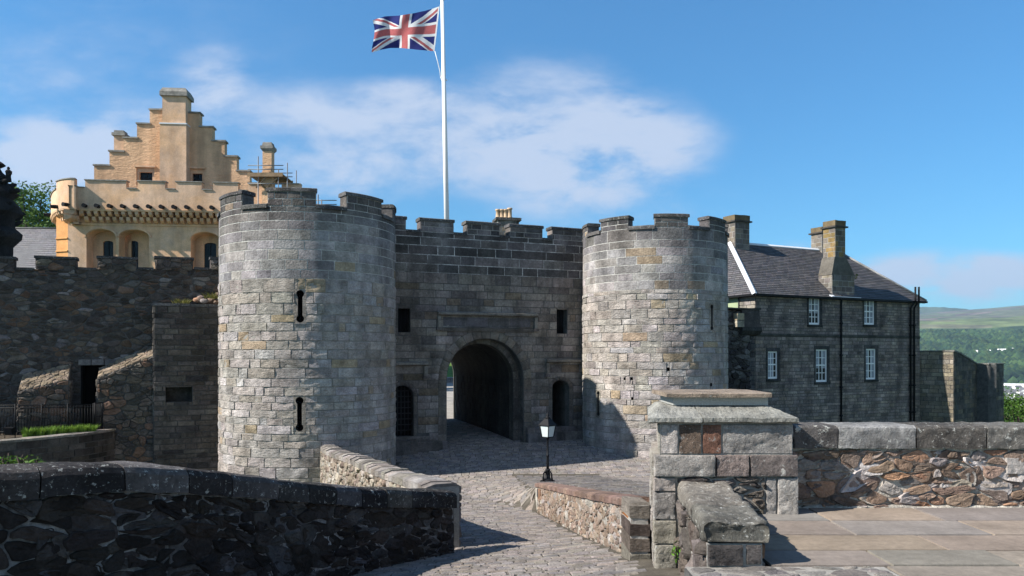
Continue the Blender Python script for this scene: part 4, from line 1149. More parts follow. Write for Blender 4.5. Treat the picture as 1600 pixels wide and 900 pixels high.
mb = MB(); mb.hexa([(a0.x,a0.y+.3,-4),(b0.x,b0.y+.3,-4),(f0.x,f0.y-.3,-4),(e0.x,e0.y-.3,-4)],[(a0.x,a0.y+.3,a0.z-.05),(b0.x,b0.y+.3,b0.z-.05),(f0.x,f0.y-.3,b0.z-.05),(e0.x,e0.y-.3,a0.z-.05)],0); mb.build('wall', ['ochre'], hl)

# ------------------------------------------------------------------ trees
def tree(label, base, h, crown_r, crown_z, n_clump, leaves, size, seed, cols, group=None):
    rg = random.Random(seed); b = Vector(base)
    t = thing('leafy_tree', label, 'tree', base, group)
    mb = MB(); cz = b.z+crown_z
    mb.tube([b, b+Vector((.1,0,h*.35)), b+Vector((0,.1,h*.75))], [h*.035,h*.025,h*.008], 8, 0); tips = []
    for k in range(n_clump):
        while True:
            d = Vector((rg.uniform(-1,1),rg.uniform(-1,1),rg.uniform(-.8,1)))
            if .45 < d.length < 1: break
        c = Vector((b.x+d.x*crown_r[0], b.y+d.y*crown_r[1], cz+d.z*crown_r[2])); tips.append(c)
        if k % 3 == 0: mb.tube([b+Vector((0,0,h*rg.uniform(.3,.6))), b.lerp(c,.6)+Vector((0,0,h*.12)), c], [h*.012,h*.007,h*.002], 5, 0)
    mb.build('trunk', ['bark'], t)
    mb = MB()
    for c in tips: leafclump(mb, c, crown_r[0]*rg.uniform(.22,.42), leaves, rg, cols, size, .5, sq=(1,1,.7))
    mb.build('crown', ['leaf'], t)
    return t
LC = [(.055,.11,.018),(.08,.15,.025),(.04,.085,.015),(.10,.17,.03)]
p = P(52,340,74); tree('bright green leafy tree behind the slate roofed hall', (p.x,p.y,2), 15, (4.6,3.5,4.3), P(52,345,74).z-2-.6, 70, 130, .17, 3, LC)
p = P(112,340,84); tree('partly hidden leafy tree behind the rounded corner of the yellow palace', (p.x-6,p.y,2), 14, (4.0,3.5,3.4), P(52,350,84).z-2, 50, 120, .17, 4, LC)
# ------------------------------------------------------------------ house on the right
rng = random.Random(51)
H = Flat((P(1180,459,43).x, 43), 26)
ho = thing('slate_roofed_house', 'dark two-storey stone house with hipped slate roof and white sash windows right of the gate', 'house', tuple(H(6,-3)))
hx = lambda x, y, w=0: H.px(x, y, w)
LH = hx(1437,500)[0]; EZ = E+3.5
wins = [(1264,1281.5,465,507),(1350.5,1367,468,507),(1200,1215.5,549,592),(1275,1293,546,597),(1353,1369,545,593)]
wr = []
for x0,x1,y0,y1 in wins:
    a = hx(x0,y1); b = hx(x1,y0); wr.append((a[0],b[0],a[1],b[1]))
mb = MB(); plate(mb, H, rectp(0,LH,-4.5,EZ), [rectp(*r) for r in wr], 0, -.5, 0, mr=1, cr=(.09,.087,.08), hole_w=-.3)
zstr = hx(1300,525)[1]
fr = []
for r in wr: fr.append((r[0]-.16, r[1]+.16, r[2]-.14, r[3]+.2))
ashlar(mb, H, 0, LH, courses(-4.2, zstr-.08, rng, .15,.22), (.3,.8), rng, pal_house, gap=.008, h=.016, rough=.018, rects=fr, m=1, du=.3)
ashlar(mb, H, 0, LH, courses(zstr+.08, EZ, rng, .13,.19), (.3,.7), rng, pal_house, gap=.008, h=.016, rough=.018, rects=fr, m=1, du=.3)
HS = Flat(tuple(H(0,0,-7.5).xy), 26-90)     # left side wall, facing the sun
mb.poly([HS(0,-4.5),HS(7.5,-4.5),HS(7.5,EZ),HS(0,EZ)], 0)
wS = (7.5-2.9, 7.5-1.3, E+(HY-484)/F*44.5, E+(HY-463)/F*44.5)
ashlar(mb, HS, 0, 7.5, courses(-4, EZ, rng, .2,.28), (.3,.8), rng, lambda r,u,v: vary(r,(.25,.235,.2),.2), gap=.008, h=.02, rough=.015, rects=[wS], m=1)
HR = Flat(tuple(H(LH,0,0).xy), 26+90)
mb.poly([HR(0,-4.5),HR(7.5,-4.5),HR(7.5,EZ),HR(0,EZ)], 0)
ashlar(mb, HR, 0, 7.5, courses(-4, EZ, rng, .2,.28), (.4,.9), rng, pal_house, gap=.008, h=.016, rough=.015, m=1)
mb.build('wall', ['mortar_d','dark'], ho)
mb = MB(); mb.extr(H, .05, LH-.02, [(0.002,zstr-.08),(0.002,zstr+.08),(.07,zstr+.07),(.07,zstr),(.03,zstr-.08)], 30, 0, (.085,.082,.075), nz=.012); mb.build('string_course', ['dark'], ho)
mb = MB(); mb.sbox(HS, wS[0], wS[1], wS[2], wS[3], .002, .01, 0); o = mb.build('window', ['teal'], ho); o['label'] = 'pale green window in the sunlit end wall'
mb = MB()
for a,b,c,d in ((wS[0]-.08,wS[0],wS[2],wS[3]),(wS[1],wS[1]+.08,wS[2],wS[3]),(wS[0]-.08,wS[1]+.08,wS[3],wS[3]+.1),(wS[0]-.15,wS[1]+.15,wS[2]-.12,wS[2])): mb.sbox(HS,a,b,c,d,.0021,.07,0,(.05,.05,.05))
mb.build('window_frame', ['dark'], o)
for k, r in enumerate(wr):
    a,b,c,d = r; w_ = -.07; f = .085
    mb = MB()
    for e in ((a,a+f,c,d),(b-f,b,c,d),(a+f,b-f,c,c+f+.03),(a+f,b-f,d-f,d)): mb.sbox(H, *e, w_-.08, w_, 0)
    zm_ = (c+d)/2+.03; mb.sbox(H, a+f, b-f, zm_-.035, zm_+.035, w_-.07, w_-.005, 0)
    for q_ in (1,2): u = a+f+(b-a-2*f)*q_/3; mb.sbox(H, u-.02, u+.02, c+f+.03, d-f, w_-.06, w_-.022, 0)
    for z0,z1 in ((c+f+.03,zm_-.035),(zm_+.035,d-f)): z = (z0+z1)/2; mb.sbox(H, a+f, b-f, z-.018, z+.018, w_-.061, w_-.024, 0)
    wo = mb.build('window', ['white'], ho)
    mb = MB(); mb.sbox(H, a+.02, b-.02, c+.02, d-.02, w_-.05, w_-.045, 0); mb.build('pane', ['glass'], wo)
    mb = MB(); lo = c+(d-c)*(.42 if k in (0,3) else .08); um = (a+b)/2
    for e0,e1 in ((a+f+.01,um-.09),(um+.05,b-f-.01)) if k != 2 else ((a+f+.01,um+.1),):
        n = 5
        for i in range(n): mb.sbox(H, e0+(e1-e0)*i/n, e0+(e1-e0)*(i+1)/n-.003, lo, d-f, w_-.044, w_-.041, 0)
    mb.build('curtain', ['curtain'], wo)
    mb = MB(); mb.extr(H, a-.14, b+.14, [(-.13,c-.13),(-.13,c-.003),(.05,c-.02),(.08,c-.03),(.08,c-.13)], 4, 0, (.05,.05,.048), nz=.008)
    mb.build('sill', ['dark'], wo)
    mb = MB()
    for e in ((a-.16,a-.003),(b+.003,b+.16)):
        vv = courses(c, d, rng, .3,.45)
        for z0, z1 in zip(vv, vv[1:]): patch(mb, H, *e, z0, z1, .004, .02, .006, vary(rng,(.07,.068,.062),.25), rng, m=0)
    patch(mb, H, a-.16, b+.16, d+.003, d+.2, .004, .02, .006, vary(rng,(.07,.068,.062),.2), rng, m=0)
    mb.build('window_surround', ['dark'], wo)
# roof: eaves overhang .25
ov = .28; dep = 7.5; rz = E+6.86
def HP(u, w, z): return H(u, z, w)
rl_ = HP(1.4,-3.6,rz); rr_ = HP(10.5,-3.6,rz)
ea, eb, ec, ed = HP(-ov,ov,EZ-.1), HP(LH+ov,ov,EZ-.1), HP(LH+ov,-dep-ov,EZ-.1), HP(-ov,-dep-ov,EZ-.1)
mb = MB()
def slope(a, b, c, d, cl=None):
    q = Quad(a,b,c,d); mb.poly([a,b,c,d], 0, (.05,.05,.055))
    ashlar(mb, q, 0, q.W, courses(0,q.H,rng,.19,.21), (.28,.36), rng, lambda r,u,v: vary(r, r.choice([(.062,.062,.063),(.052,.052,.053),(.075,.073,.072)]), .16), gap=.004, h=.012, rough=.002, m=0, du=1, dv=1, bev=.006, slope=.022)
slope(ea, eb, rr_, rl_)
slope(ed, ea, rl_, rl_+Vector((.01,.01,0)))
slope(eb, ec, rr_+Vector((.01,.01,0)), rr_)
slope(ec, ed, rl_, rr_)
ro = mb.build('roof', ['slate'], ho)
mb = MB()
for a, b, r_ in ((ea, rl_, .075), (rl_, rr_, .055)):
    d = (b-a).normalized(); s_ = d.cross(Vector((0,0,1))).normalized(); up = s_.cross(d)
    for sg in (-1,1): mb.hexa([a+s_*sg*r_*2-up*.05, a+up*.05, b+up*.05, b+s_*sg*r_*2-up*.05],[a+s_*sg*r_*2+up*.0, a+up*.1, b+up*.1, b+s_*sg*r_*2+up*.0],0)
mb.tube([ea+Vector((0,0,.1)), rl_+Vector((0,0,.12))], .05, 8, 0)
mb.build('lead_flashing', ['lead'], ro)
mb = MB(); mb.tube([eb+Vector((0,0,.06)), rr_+Vector((0,0,.08))], .07, 8, 0); mb.build('hip_ridge', ['dark'], ro)
mb = MB(); mb.extr(H, -ov, LH+ov, [(.06,EZ-.14),(.06,EZ-.02),(ov+.08,EZ-.07),(ov+.08,EZ-.18),(.1,EZ-.2)], 2, 0); mb.extr(HS, -.2, 7.5+ov, [(.03,EZ-.14),(.03,EZ-.02),(ov+.08,EZ-.07),(ov+.08,EZ-.18),(.1,EZ-.2)], 2, 0); mb.build('gutter', ['iron'], ho)
for x, top in ((1315,461),(1423.5,455),(1429,455)):
    u, z = hx(x, top, .12); mb = MB(); mb.tube([H(u,z+ (.25 if x > 1400 else 0),.12 if x < 1400 else .42), H(u,EZ-.1,.42 if x > 1400 else .12), H(u,EZ-.5,.1), H(u,-4,.1)], .06 if x < 1400 else .06, 8, 0)
    for zc in (3.5,1.6,-.3,-2): mb.tube([H(u,zc,.1),H(u,zc+.1,.1)], .105, 8, 0)
    mb.build('downpipe', ['iron'], ho)
# chimneys
def stack(u0, u1, w0, w1, z0, z1, pal, cap=True, mort='mortar_m'):
    mb = MB(); mb.sbox(H, u0, u1, z0, z1, w0, w1, 0)
    ashlar(mb, lambda u,v,w=0: H(u,v,w1+w), u0, u1, courses(z0,z1,rng,.26,.34), (.35,.6), rng, pal, gap=.008, h=.014, rough=.008, m=1)
    f = lambda p_, v, w=0: H(u0-w, v, w1-p_)
    ashlar(mb, f, 0, w1-w0, courses(z0,z1,rng,.26,.34), (.3,.55), rng, pal, gap=.008, h=.014, rough=.008, m=1)
    o = mb.build('chimney_stack', [mort,'rust'], ho)
    if cap:
        mb = MB(); mb.extr(H, u0-.12, u1+.12, [(w0-.12,z1+.002),(w0-.12,z1+.09),(w1+.12,z1+.09),(w1+.12,z1+.002)], 3, 0, (.06,.055,.05), nz=.01)
        mb.extr(H, u0-.02, u1+.02, [(w0-.02,z1+.091),(w0-.02,z1+.42),(w1+.02,z1+.42),(w1+.02,z1+.091)], 3, 0, (.13,.10,.06), nz=.03); mb.build('chimney_cap', ['rust'], o)
    return o
pal_ch = lambda r,u,v: vary(r, r.choice([(.15,.14,.12),(.12,.11,.095),(.18,.16,.12)]), .2)
hw0 = -3.1
u0 = hx(1131,370,hw0)[0]; u1 = hx(1171,370,hw0)[0]
stack(u1-1.15, u1, hw0-1.0, hw0, EZ+1.2, hx(1160,347,hw0)[1], pal_ch)
bw0 = -3.3; u1 = hx(1300,370,bw0)[0]; stack(u1-.9, u1, bw0-.9, bw0, EZ+1.6, hx(1285,364,bw0)[1], pal_ch)
# wall-head chimney with sloped shoulders
uu0, uu1 = hx(1300,440,.04)[0], hx(1335,440,.04)[0]; us0, us1 = hx(1305,380,.04)[0], hx(1321,380,.04)[0]
zA = EZ-.05; zB = hx(1318,430,.04)[1]; zC = hx(1318,402,.04)[1]; zD = hx(1318,356,.04)[1]; D_ = .95
stack(uu0, uu1, -D_, .04, zA, zB, pal_ch, cap=False)
o = stack(us0, us1, -D_+.1, .03, zC, zD, lambda r,u,v: vary(r, r.choice([(.17,.15,.11),(.13,.12,.10),(.22,.16,.07)]), .2))
mb = MB(); mb.hexa([H(uu0-.04,zB+.003,.06),H(uu1+.04,zB+.003,.06),H(uu1+.04,zB+.003,-D_),H(uu0-.04,zB+.003,-D_)],[H(us0-.05,zC-.003,.05),H(us1+.05,zC-.003,.05),H(us1+.05,zC-.003,-D_+.05),H(us0-.05,zC-.003,-D_+.05)],0,(.11,.10,.085)); mb.build('chimney_shoulder', ['rust'], o)
mb = MB(); mb.extr(H, uu0-.35, uu0-.01, [(-D_-.2,EZ+.75),(-D_-.2,EZ+.8),(.25,EZ-.0),(.25,EZ-.06)], 1, 0); mb.sbox(H, uu0-.3, uu1+.25, EZ-.06, EZ-.02, .045, .32, 0); mb.build('lead_flashing', ['lead'], o)
c = H(uu1+.12, zB+.0, .0); mb = MB(); leafclump(mb, c, .22, 60, rng, [(.14,.17,.03),(.10,.13,.03)], .05); tag(mb.build('wall_weed', ['leaf'], base=tuple(c)), 'yellow-green weed sprouting from the shoulder of the front house chimney', 'weed')
# rough old stub of wall with a round corbel at the house corner
Sb = H.back(-.45)
u0 = Sb.px(1139,560)[0]-.9; u1 = Sb.px(1172,560)[0]; zt = Sb.px(1160,486)[1]
st = thing('broken_wall_stub', 'rough black broken wall stub with a round corbel between the right tower and the house', 'wall', tuple(Sb((u0+u1)/2,-3)))
mb = MB(); plate(mb, Sb, rectp(u0,u1,-4.5,zt), [], 0, -1.0, 0)
rubble(mb, Sb, u0, u1, -3.5, zt, rng, lambda r,u,v: vary(r, r.choice([(.045,.042,.04),(.07,.065,.06),(.12,.115,.105)]), .25), .42, .26, gap=.012, h=.09, m=1, rough=.04)
mb.build('masonry', ['mortar_d','rubble'], st)
mb = MB(); z1 = Sb.px(1165,484)[1]; ue = Sb.px(1184,490)[0]; zc = Sb.px(1170,511)[1]
patchc = (.085,.08,.072)
mb.extr(Sb, u0+.5, ue, [(-.9,z1),(-.9,z1+.10),(.28,z1+.08),(.28,z1)], 4, 0, patchc, nz=.02); mb.build('coping', ['dark'], st)
mb = MB(); vv = courses(zc, z1-.004, rng, .28,.38)
for a, b in zip(vv, vv[1:]):
    mb.extr(Sb, u1-.75, ue-.04, [(-.3,a),(-.3,b-.01),(.2,b-.01),(.2,a)], 3, 0, vary(rng,(.085,.08,.072),.3), nz=.03)
mb.extr(Sb, u1-.8, ue+.02, [(-.3,zc-.5),(-.3,zc-.01),(.27,zc-.01),(.3,zc-.2),(.15,zc-.42)], 6, 0, (.05,.048,.045), nz=.03); mb.build('corbel', ['dark'], st)
pt = Sb(Sb.px(1150,500)[0],0,.02); u = Sb.px(1145,500)[0]; u2 = Sb.px(1156,500)[0]
mb = MB(); 
for y0,y1,col in ((490,500,(.40,.33,.22)),(501,511,(.36,.32,.25))):
    mb.extr(Sb, u, u2, [(.05,Sb.px(1150,y1)[1]),(.05,Sb.px(1150,y0)[1]),(.34,Sb.px(1150,y0)[1]),(.34,Sb.px(1150,y1)[1])], 2, 0, col, nz=.02)
mb.build('pale_quoin', ['hewn'], st)

# bastion walls beyond the house
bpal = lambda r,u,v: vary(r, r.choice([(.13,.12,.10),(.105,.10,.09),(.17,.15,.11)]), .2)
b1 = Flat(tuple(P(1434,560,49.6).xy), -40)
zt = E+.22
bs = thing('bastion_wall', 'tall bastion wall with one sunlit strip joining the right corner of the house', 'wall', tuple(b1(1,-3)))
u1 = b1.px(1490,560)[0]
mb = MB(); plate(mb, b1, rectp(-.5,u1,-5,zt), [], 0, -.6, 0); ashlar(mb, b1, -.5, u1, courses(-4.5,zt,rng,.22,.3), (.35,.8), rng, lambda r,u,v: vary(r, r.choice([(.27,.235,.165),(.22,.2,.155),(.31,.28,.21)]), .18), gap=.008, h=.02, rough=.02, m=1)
e = b1(u1,0); b2 = Flat((e.x,e.y), 42)
p1 = b2.px(1500,553); p2 = b2.px(1528,571)
out = [(0,-5),(p2[0],-5),(p2[0],p2[1]),(p1[0],p1[1]),(0,zt)]
plate(mb, b2, out, [], 0, -.6, 0)
s_ = (p2[1]-p1[1])/(p2[0]-p1[0])
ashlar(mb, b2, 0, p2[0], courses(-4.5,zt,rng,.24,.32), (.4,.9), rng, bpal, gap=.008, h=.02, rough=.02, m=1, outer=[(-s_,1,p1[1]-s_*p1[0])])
mb.build('masonry', ['mortar_d','hewn'], bs)
mb = MB()
mb.extr(b1, -.5, u1+.04, [(-.65,zt),(-.65,zt+.09),(.06,zt+.08),(.06,zt)], 6, 0, (.14,.135,.12), nz=.01)
for (a,za),(b,zb2) in (((0,zt),p1),(p1,p2)):
    mb.hexa([b2(a,za+.002,.06),b2(b,zb2+.002,.06),b2(b,zb2+.002,-.65),b2(a,za+.002,-.65)],[b2(a,za+.1,.06),b2(b,zb2+.1,.06),b2(b,zb2+.1,-.65),b2(a,za+.1,-.65)],0,(.14,.135,.12))
mb.build('coping', ['coping'], bs)
e2 = b2(p2[0]-.02,0,0); pc_ = P(1544,570,50.6)
z2 = E-.62
bs2 = thing('bastion_wall', 'lower bastion parapet block at the far right end, beyond the sloping wall top', 'wall', (pc_.x,pc_.y,-3))
b3 = Flat(tuple(P(1527,570,52.2).xy), math.degrees(math.atan2(50.6-52.2, pc_.x-P(1527,570,52.2).x)))
L3 = b3.px(1544,570)[0]
b4 = Flat((pc_.x,pc_.y), 40); L4 = b4.px(1568,570)[0]
mb = MB(); zlow = E-1.75
plate(mb, b3, rectp(0,L3,-5,z2), [], 0, -.5, 0)
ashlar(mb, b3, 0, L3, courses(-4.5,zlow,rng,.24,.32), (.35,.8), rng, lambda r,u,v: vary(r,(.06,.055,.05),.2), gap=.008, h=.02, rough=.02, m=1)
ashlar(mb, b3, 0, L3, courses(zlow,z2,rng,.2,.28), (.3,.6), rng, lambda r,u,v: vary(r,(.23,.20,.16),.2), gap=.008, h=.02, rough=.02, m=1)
plate(mb, b4, rectp(0,L4,-5,z2), [], 0, -.7, 0)
ashlar(mb, b4, 0, L4, courses(-4.5,z2,rng,.24,.32), (.4,.9), rng, bpal, gap=.008, h=.02, rough=.02, m=1)
mb.build('masonry', ['mortar_d','hewn'], bs2)
mb = MB(); mb.extr(b4, -.05, L4+.05, [(-.8,z2),(-.8,z2+.09),(.07,z2+.08),(.07,z2)], 5, 0, (.14,.135,.12), nz=.01); mb.extr(b3, 0, L3-.08, [(-.5,z2+.002),(-.5,z2+.09),(.06,z2+.08),(.06,z2+.002)], 3, 0, (.14,.135,.12), nz=.01); mb.build('coping', ['coping'], bs2)

# ------------------------------------------------------------------ range behind the gate with the chimney pots
rr = thing('rear_range', 'hidden range behind the gatehouse, only its pot-topped chimney showing over the battlements', 'building', (2,45,-2))
mb = MB(); mb.box(-1.5,6.5,42.5,48,-3,4.6,0); mb.build('wall', ['ashlar'], rr)
mb = MB(); mb.hexa([(-1.7,42.3,4.6),(6.7,42.3,4.6),(6.7,48.2,4.6),(-1.7,48.2,4.6)],[(-1.7,45.2,6.7),(6.7,45.2,6.7),(6.7,45.3,6.7),(-1.7,45.3,6.7)],0,(.08,.08,.085)); mb.build('roof', ['slate'], rr)
d_ = 43.4
x0, x1 = P(778,350,d_).x, P(811,350,d_).x; zc = E+(HY-344)/F*d_
HC = Flat((x0,d_), 12); wC = (x1-x0)/math.cos(R(12))
mb = MB(); mb.sbox(HC, 0, wC, 3, zc, -1.0, 0, 0); ashlar(mb, HC, 0, wC, courses(4.6,zc,rng,.28,.34), (.4,.7), rng, pal_ch, gap=.008, h=.014, rough=.008, m=1)
o = mb.build('chimney_stack', ['mortar_m','dark'], rr)
mb = MB(); mb.extr(HC, -.12, wC+.12, [(-1.12,zc+.002),(-1.12,zc+.16),(.12,zc+.16),(.12,zc+.002)], 3, 0, (.07,.068,.063), nz=.01); mb.build('chimney_cap', ['coping'], o)
for x in (778,784,790,796.5):
    p = P(x,340,d_+.55); mb = MB(); zt = E+(HY-(322 if x > 795 else 324))/F*d_
    mb.lathe((p.x,p.y,zc+.16), [(.16,.0),(.15,.1),(.125,.14),(.115,zt-zc-.27),(.15,zt-zc-.25),(.15,zt-zc-.17),(.09,zt-zc-.17)], 14, 0); mb.build('chimney_pot', ['pot'], o)

# ------------------------------------------------------------------ near walls: front left curved wall
rng = random.Random(61)
FP = [(-5.6,4.4,E-.70),(-4.85,5.2,E-.80),(-4,6,E-.905),(-3.68,6.3,E-.915),(-3.35,6.7,E-.96),(-3,7.2,E-1.07),(-2.67,8,E-1.265),(-2.25,9,E-1.505),(-1.60,10,E-1.74),(-.81,11,E-1.95)]
FPt = Path(FP, 6)
fw = thing('curved_parapet_wall', 'dark shaded rubble wall with heavy black coping stones curving across the bottom left foreground', 'wall', (-3,7.2,-1))
mb = MB(); mb.extr(FPt, 0, FPt.L, [(-.42,-2.2),(-.42,-.2),(-.04,-.2),(-.04,-2.2)], 60, 0)
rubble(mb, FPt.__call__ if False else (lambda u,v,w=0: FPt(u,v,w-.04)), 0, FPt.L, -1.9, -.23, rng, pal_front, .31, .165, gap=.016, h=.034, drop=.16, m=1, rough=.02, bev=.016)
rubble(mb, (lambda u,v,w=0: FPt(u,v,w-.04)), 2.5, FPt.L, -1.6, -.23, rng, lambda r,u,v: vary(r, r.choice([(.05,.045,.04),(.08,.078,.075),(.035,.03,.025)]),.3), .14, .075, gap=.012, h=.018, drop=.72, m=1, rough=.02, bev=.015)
en = Quad(FPt(FPt.L,-1.6,-.04), FPt(FPt.L,-1.6,-.42), FPt(FPt.L,-.22,-.42), FPt(FPt.L,-.22,-.04))
ashlar(mb, en, 0, en.W, courses(0,en.H,rng,.2,.32), (.3,.5), rng, pal_front, gap=.01, h=.03, rough=.02, m=1)
mb.build('masonry', ['mortar_f','rubble'], fw)
mb = MB(); u = 0; k = 0
cutpx = []
while u < FPt.L-.05:
    l = rng.uniform(.5,.72) if u < 5 else rng.uniform(.42,.55)
    if FPt.L-u-l < .3: l = FPt.L-u
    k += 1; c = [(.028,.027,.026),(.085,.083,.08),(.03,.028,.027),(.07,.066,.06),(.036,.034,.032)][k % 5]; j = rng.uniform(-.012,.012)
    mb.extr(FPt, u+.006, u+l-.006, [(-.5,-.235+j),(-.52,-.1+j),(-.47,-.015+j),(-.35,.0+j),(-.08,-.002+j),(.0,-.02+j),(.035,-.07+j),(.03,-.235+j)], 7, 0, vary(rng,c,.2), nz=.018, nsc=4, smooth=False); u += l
mb.build('coping', ['coping'], fw)
# bridge parapet running back to the left tower
BP = [(-6.25,25.2,E-2.98),(-5.3,22,E-2.72),(-3.85,18.3,E-2.45),(-2.65,15,E-2.22),(-1.75,12.8,E-2.06),(-1.25,11.5,E-1.97)]
BPt = Path(BP, 6)         # followed from the tower towards the camera: its face side is the ditch side
bpw = thing('bridge_parapet', 'sunlit rough-topped parapet running from the dark curved wall back to the left tower', 'wall', (-3.85,18.3,-2))
mb = MB(); T_ = .48
mb.extr(BPt, 0, BPt.L, [(-T_,-3.5),(-T_,-.02),(0,-.02),(0,-3.5)], 60, 0)
rubble(mb, BPt, 0, BPt.L, -2.6, -.12, rng, lambda r,u,v: vary(r, r.choice([(.27,.235,.18),(.31,.285,.23),(.19,.155,.12)]),.2), .22, .15, gap=.012, h=.04, drop=.25, m=1, rough=.02)
bk = lambda u,v,w=0: BPt(BPt.L-u, v, -T_-w)
rubble(mb, bk, 0, BPt.L, -1.6, -.12, rng, lambda r,u,v: vary(r, r.choice([(.16,.14,.12),(.12,.11,.1)]),.2), .26, .17, gap=.012, h=.04, drop=.25, m=1, rough=.02)
ee = Quad(BPt(0,-1.6,-T_),BPt(0,-1.6,0),BPt(0,-.1,0),BPt(0,-.1,-T_)); 
mb.build('masonry', ['mortar_w','rubble'], bpw)
mb = MB(); u = 0
while u < BPt.L-.02:
    l = min(rng.uniform(.22,.42), BPt.L-u); j = rng.uniform(-.02,.02); c = rng.choice([(.27,.25,.21),(.23,.21,.18),(.31,.29,.25)])
    mb.extr(BPt, u+.004, u+l-.004, [(-T_-.04,-.13),(-T_-.04,-.03+j),(-T_+.08,.02+j),(-.1,.03+j),(.04,-.02+j),(.04,-.13)], 2, 0, vary(rng,c,.15), nz=.018, nsc=5); u += l
mb.build('coping', ['hewn'], bpw)

# ------------------------------------------------------------------ ramp retaining wall with its low coping, end block
rng = random.Random(71)
RPt = Path([(.617,19.5,E-3.24),(.85,16.5,E-2.80),(1.1,13.2,E-2.32),(1.3,10.6,E-1.93),(1.4,9.25,E-1.72)], 6)
rw = thing('ramp_retaining_wall', 'low sunlit reddish rubble wall with thin brick-like coping below the lamp, edging the setted ramp', 'wall', (1.1,13.2,-1.6))
mb = MB(); mb.extr(RPt, 0, RPt.L, [(-.45,-1.6),(-.45,-.05),(0,-.05),(0,-1.6)], 40, 0)
nface = lambda u,v,w=0: RPt(u,v,w)
rubble(mb, nface, .3, RPt.L, -.95, -.1, rng, pal_sand, .24, .12, gap=.009, h=.014, drop=.2, m=1, rough=.012, bev=.012)
patch(mb, nface, .02, .3, -.7, -.12, .01, .03, .01, (.4,.38,.33), rng, m=1)
patch(mb, nface, .32, .62, -.36, -.12, .01, .03, .01, (.06,.06,.06), rng, m=1); patch(mb, nface, .66, 1.1, -.4, -.12, .01, .03, .01, (.22,.13,.085), rng, m=1)
ex = Quad(RPt(0,-1.2,-.45),RPt(0,-1.2,0),RPt(0,-.05,0),RPt(0,-.05,-.45)); ashlar(mb, ex, 0, ex.W, courses(0,ex.H,rng,.2,.3), (.2,.4), rng, pal_sand, h=.02, rough=.012, m=1)
mb.build('masonry', ['mortar_w','rubble'], rw)
mb = MB(); u = 0
while u < RPt.L-.02:
    l = min(rng.uniform(.3,.55), RPt.L-u)
    if RPt.L-u-l < .15: l = RPt.L-u
    mb.extr(RPt, u+.005, u+l-.005, [(-.4,-.1),(-.4,-.01),(-.3,.01),(-.02,.005),(.035,-.02),(.035,-.1)], 2, 0, vary(rng,(.25,.175,.135),.15), nz=.012, nsc=5); u += l
mb.build('coping', ['hewn'], rw)
ebk = thing('end_pillar', 'short squat stone pillar of four rough blocks at the near end of the low ramp wall, beside the big pier', 'pillar', (1.5,8.95,-.6))
EBF = Flat((1.335,8.72), 2); mb = MB(); cols = [(.30,.28,.24),(.19,.10,.05),(.16,.13,.10),(.22,.205,.17)]
zt = E-1.69
vs = [zt, zt-.17, zt-.21, zt-.37, zt-.55, zt-1.05]
mb.sbox(EBF, .015,.215,zt-1.0,zt-.02,-.5,-.01,0)
for k, (a, b) in enumerate(zip(vs, vs[1:])):
    c = [(.24,.22,.19),(.30,.13,.04),(.10,.08,.065),(.15,.13,.11),(.20,.185,.15)][k]; e_ = .0 if k != 1 else .015
    mb.extr(EBF, .0+e_, .23-e_, [(-.52+e_,b+.006),(-.52+e_,a-.03),(-.47,a-.004),(-.05,a-.004),(-e_,a-.03),(-e_,b+.006)], 4, 1, vary(rng,c,.1), nz=.018, nsc=6)
mb.build('masonry', ['mortar_m','hewn'], ebk)

# ------------------------------------------------------------------ big pier, cap and the slab on it
pi_ = thing('stone_pier', 'big square gate pier of large mixed stones under a spotted sloping cap, right of centre', 'pier', (2.2,8.4,0))
PF = Flat((0,8.0), 0); pd = 1.35; SK = .17
def pu(px): return (px-800)/F*8.0
def pv(py): return E+(HY-py)/F*8.0
def blk(mb, S, u0,u1,v0,v1,h,c,rough=.014,gap=.003): patch(mb, S, u0,u1,v0,v1,gap,h,rough,vary(rng,c,.06),rng,.022,.022,1,.010)
mb = MB()
mb.hexa([(pu(1031),8,-.8),(pu(1238),8,-.8),(pu(1238),8+pd,-.8),(pu(1031)+SK*pd,8+pd,-.8)],[(pu(1031),8,pv(661)),(pu(1238),8,pv(661)),(pu(1238),8+pd,pv(661)),(pu(1031)+SK*pd,8+pd,pv(661))],0)
rows = [ (662,710,.0,[(1032,1060,(.40,.385,.34)),(1060,1096.5,(.12,.092,.07)),(1096.5,1128,(.17,.095,.062)),(1128,1239,(.27,.265,.245))]),
         (710,745,.035,[(1021,1117,(.31,.305,.28)),(1117,1170,(.21,.18,.155)),(1170,1246,(.145,.13,.115))]),
         (745,806,.02,[(1213,1247,(.36,.355,.33)),(1195,1213,(.33,.325,.30))]),
         (745,768,.02,[(1020,1056,(.32,.30,.25))]),(768,812,.022,[(1020,1056,(.30,.285,.24))]),(812,850,.02,[(1020,1057,(.31,.29,.24))]),(850,889,.022,[(1022,1057,(.28,.265,.22))])]
for y0,y1,h,bl in rows:
    for x0,x1,c in bl: blk(mb, PF, pu(x0), pu(x1), pv(y1), pv(y0), .012+h, c)
rubble(mb, PF, pu(1057), pu(1195), pv(806), pv(745), rng, lambda r,u,v: vary(r, r.choice([(.12,.105,.085),(.17,.155,.13),(.10,.09,.075)]),.2), .26,.10, gap=.008, h=.035, m=1, rough=.015)
PL_ = lambda p_, v, w=0: Vector((pu(1031)-w+SK*(pd-p_), 8.0+pd-p_, v))
for y0,y1 in ((662,710),(710,745),(745,768),(768,812),(812,850),(850,889)):
    a = rng.uniform(.5,.8)
    for e0,e1 in ((0,pd-a),(pd-a,pd)): blk(mb, PL_, e0,e1,pv(y1),pv(y0),.075 if y0!=662 else .01,(.33,.31,.265))
